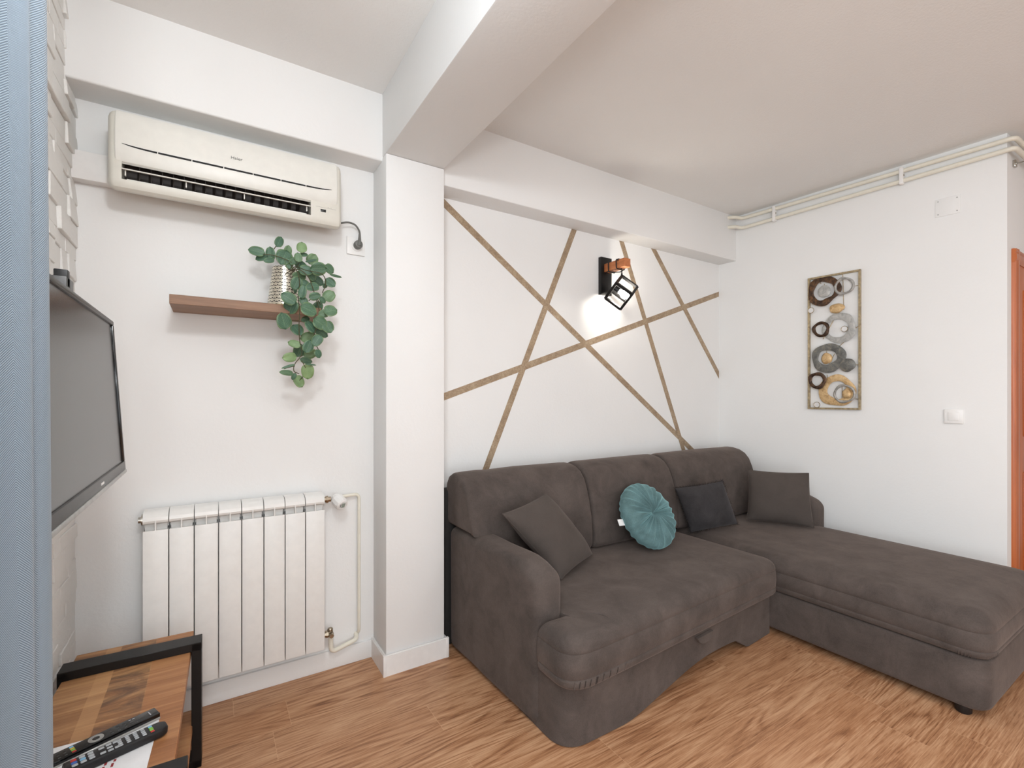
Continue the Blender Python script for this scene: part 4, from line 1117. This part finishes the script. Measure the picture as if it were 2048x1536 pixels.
# ------------------------------------------------------------------ door at the right edge
dr = thing('door_1', 'orange-brown wooden door with moulded frame past the right wall corner', 'door', (4.1, .70, 0)); dr['kind'] = 'structure'
dx0 = 3.680; dy = .713
bm = BM()
mp = [(0, 0), (0, -.010), (.006, -.018), (.018, -.020), (.024, -.015), (.030, -.020), (.060, -.021), (.068, -.015), (.075, -.012), (.075, 0)]
poly_prism(bm, [(dx0 + a, dy + b_) for a, b_ in mp], 2, 0, 2.082)
poly_prism(bm, [(dx0 + .95 - a, dy + b_) for a, b_ in mp], 2, 0, 2.082)
poly_prism(bm, [(dy + b_ - .0008, 2.0832 - a) for a, b_ in mp], 0, dx0 - .0012, dx0 + .9512)
obj('door_frame', bm, 'door_wood', dr)
bm = BM(); box(bm, dx0 + .073, dx0 + .877, dy - .008, dy + .02, .008, 2.009, .002); dl = obj('door_leaf', bm, 'door_wood', dr)
bm = BM()
for z0, z1 in ((.15, .85), (1.05, 1.88)): box(bm, dx0 + .2, dx0 + .75, dy - .016, dy - .004, z0, z1, .006)
obj('door_panel', bm, 'door_wood', dl)
bm = BM(); tube(bm, [(dx0 + .82, dy - .005, 1.02), (dx0 + .82, dy - .05, 1.02), (dx0 + .70, dy - .055, 1.02)], .009, 10); obj('handle', bm, 'nickel', dl)

# ------------------------------------------------------------------ curtain
cu = thing('curtain', 'pale blue herringbone curtain hanging at the left edge beside the window', 'curtain', (-.23, .6, .02))
ctrl = [(-.262, .16), (-.190, .20), (-.265, .255), (-.180, .31), (-.262, .37), (-.182, .43), (-.268, .49), (-.186, .55), (-.268, .612), (-.240, .668), (-.205, .712), (-.1905, .735), (-.1815, .752), (-.1835, .764), (-.1785, .776), (-.1745, .788), (-.176, .800), (-.186, .806)]
path = catmull([(x, y, 0) for x, y in ctrl], 10)
bm = BM(); uvl = bm.loops.layers.uv.verify(); NZ = 40; cols = []; acc = 0; prev = None
for p in path:
    if prev is not None: acc += (p - prev).length
    prev = p.copy(); col = []
    for k in range(NZ + 1):
        z = .015 + (2.63 - .015) * k / NZ; f = 1 - k / NZ
        w = noise.noise(Vector((p.y * 3, z * .9, 2))) * .008
        sway = .0065 * (f - .5)
        q = Vector((p.x + .0050 + sway + w * .4 + .010 * math.sin(z * 1.2 + p.y * 9) * .25, p.y + w * .3, z)); col.append((bm.verts.new(q), acc + .012 * z, z))
    cols.append(col)
for a, b_ in zip(cols, cols[1:]):
    for k in range(NZ):
        L = (a[k], b_[k], b_[k + 1], a[k + 1]); f = bm.faces.new([q[0] for q in L])
        for l, q in zip(f.loops, L): l[uvl].uv = (q[1], q[2])
cloth = obj('cloth', bm, 'curtain_herringbone', cu, True, 180)
md = cloth.modifiers.new('thickness', 'SOLIDIFY'); md.thickness = .0016
bm = BM(); tube(bm, [(p[0].co.x + .0 if False else 0, 0, 0) for p in []] or [(-.22, -2.5, 2.645), (-.22, .86, 2.645)], .012, 12)
for y in (-2.3, -1.0, .3): box(bm, -.228, -.212, y - .01, y + .01, 2.645, ZC, .002)
tag(obj('curtain_rod', bm, 'silver_plastic'), 'metal curtain rod under the ceiling above the blue curtain', 'curtain rod')

# ------------------------------------------------------------------ lights
def area(name, loc, rot, sx_, sy_, power, color=(1, 1, 1)):
    l = bpy.data.lights.new(name, 'AREA'); l.shape = 'RECTANGLE'; l.size = sx_; l.size_y = sy_; l.energy = power; l.color = color
    o = bpy.data.objects.new(name, l); COL.objects.link(o); o.location = loc; o.rotation_euler = rot; return o
area('window_area_light', (XS - .02, (WY0 + WY1) / 2, (WZ0 + WZ1) / 2), (0, -PI / 2, 0), WZ1 - WZ0 - .1, WY1 - WY0 - .1, 60, (.95, .98, 1))
area('window_area_light', ((RX0 + RX1) / 2, YR + .03, 1.35), (PI / 2, 0, 0), RX1 - RX0 - .1, 2.2, 26, (.96, .985, 1))  # fill light from behind, set at the added rear window
for k, (x, y, p) in enumerate(((.1, -1.6, 5), (2.3, -1.0, 13), (2.3, -2.4, 4))):  # added ceiling lights, unseen, filling the room from behind
    ft = thing('ceiling_fill', 'added round ceiling fill light behind the camera, out of view', 'ceiling lamp', (x, y, ZC - .08), 0, 'added ceiling fills')
    bm = BM(); lathe(bm, [(0, 0), (.24, 0), (.26, .02), (.26, .075), (0, .08)], 32, Matrix.Translation((x, y, ZC - .08))); obj('fill_lamp_body', bm, 'white_plastic', ft)
    l = bpy.data.lights.new('ceiling_fill_light', 'AREA'); l.shape = 'DISK'; l.size = .5; l.energy = p; l.color = (1, .99, .98)
    o = bpy.data.objects.new('ceiling_fill_light', l); COL.objects.link(o); o.location = (x, y, ZC - .085)
# added globe behind the camera, standing in for a flash, lights the left bay
t = NT('fill_globe_glow'); t.base((250, 250, 250)); t.b.inputs['Emission Color'].default_value = (.96, .985, 1, 1); t.b.inputs['Emission Strength'].default_value = 60
GX, GY, GZ = -.12, -.55, 1.62
fl = thing('floor_fill_lamp', 'added standing globe behind the camera, unseen fill light in place of a flash', 'fill light', (GX, GY, 0))
bm = BM(); lathe(bm, [(0, 0), (.13, 0), (.13, .02), (.012, .03), (.012, GZ - .12), (.03, GZ - .115), (0, GZ - .11)], 24, Matrix.Translation((GX, GY, 0))); obj('stand', bm, 'black_steel', fl)
bm = BM(); bmesh.ops.create_uvsphere(bm, u_segments=24, v_segments=14, radius=.12, matrix=Matrix.Translation((GX, GY, GZ))); obj('globe', bm, 'fill_globe_glow', fl)
t = NT('pendant_fill_glow'); t.base((250, 250, 250)); t.b.inputs['Emission Color'].default_value = (.95, .98, 1, 1); t.b.inputs['Emission Strength'].default_value = 86  # added hanging globe above the frame, brightens left ceiling and beam side
HX, HY, HZ = .02, .42, 2.3
pg = thing('pendant_fill', 'added glowing globe above the view, unseen fill light for the left ceiling and beam', 'pendant lamp', (HX, HY, HZ))
bm = BM(); tube(bm, [(HX, HY, ZC), (HX, HY, HZ + .09)], .006, 8); lathe(bm, [(0, 0), (.05, 0), (.05, .02), (0, .025)], 20, Matrix.Translation((HX, HY, ZC - .024))); obj('cord', bm, 'black_steel', pg)
bm = BM(); bmesh.ops.create_uvsphere(bm, u_segments=24, v_segments=14, radius=.1, matrix=Matrix.Translation((HX, HY, HZ))); obj('globe', bm, 'pendant_fill_glow', pg)
wd = bpy.data.worlds.new('world'); sc.world = wd; wd.use_nodes = True
wd.node_tree.nodes['Background'].inputs[0].default_value = (.85, .92, 1, 1); wd.node_tree.nodes['Background'].inputs[1].default_value = 1.0

# ------------------------------------------------------------------ camera
cd = bpy.data.cameras.new('camera'); cam = bpy.data.objects.new('camera', cd); COL.objects.link(cam)
cd.sensor_fit = 'HORIZONTAL'; cd.sensor_width = 36; cd.lens = 945 / 2048 * 36; cd.shift_y = 24 / 2048; cd.clip_start = .02
cam.location = (0, 0, 1.28); cam.rotation_euler = (PI / 2, 0, -math.atan2(601, 945)); sc.camera = cam
vs = sc.view_settings; vs.view_transform = 'Standard'; vs.look = 'None'; vs.gamma = 1; vs.use_curve_mapping = False; vs.exposure = 0
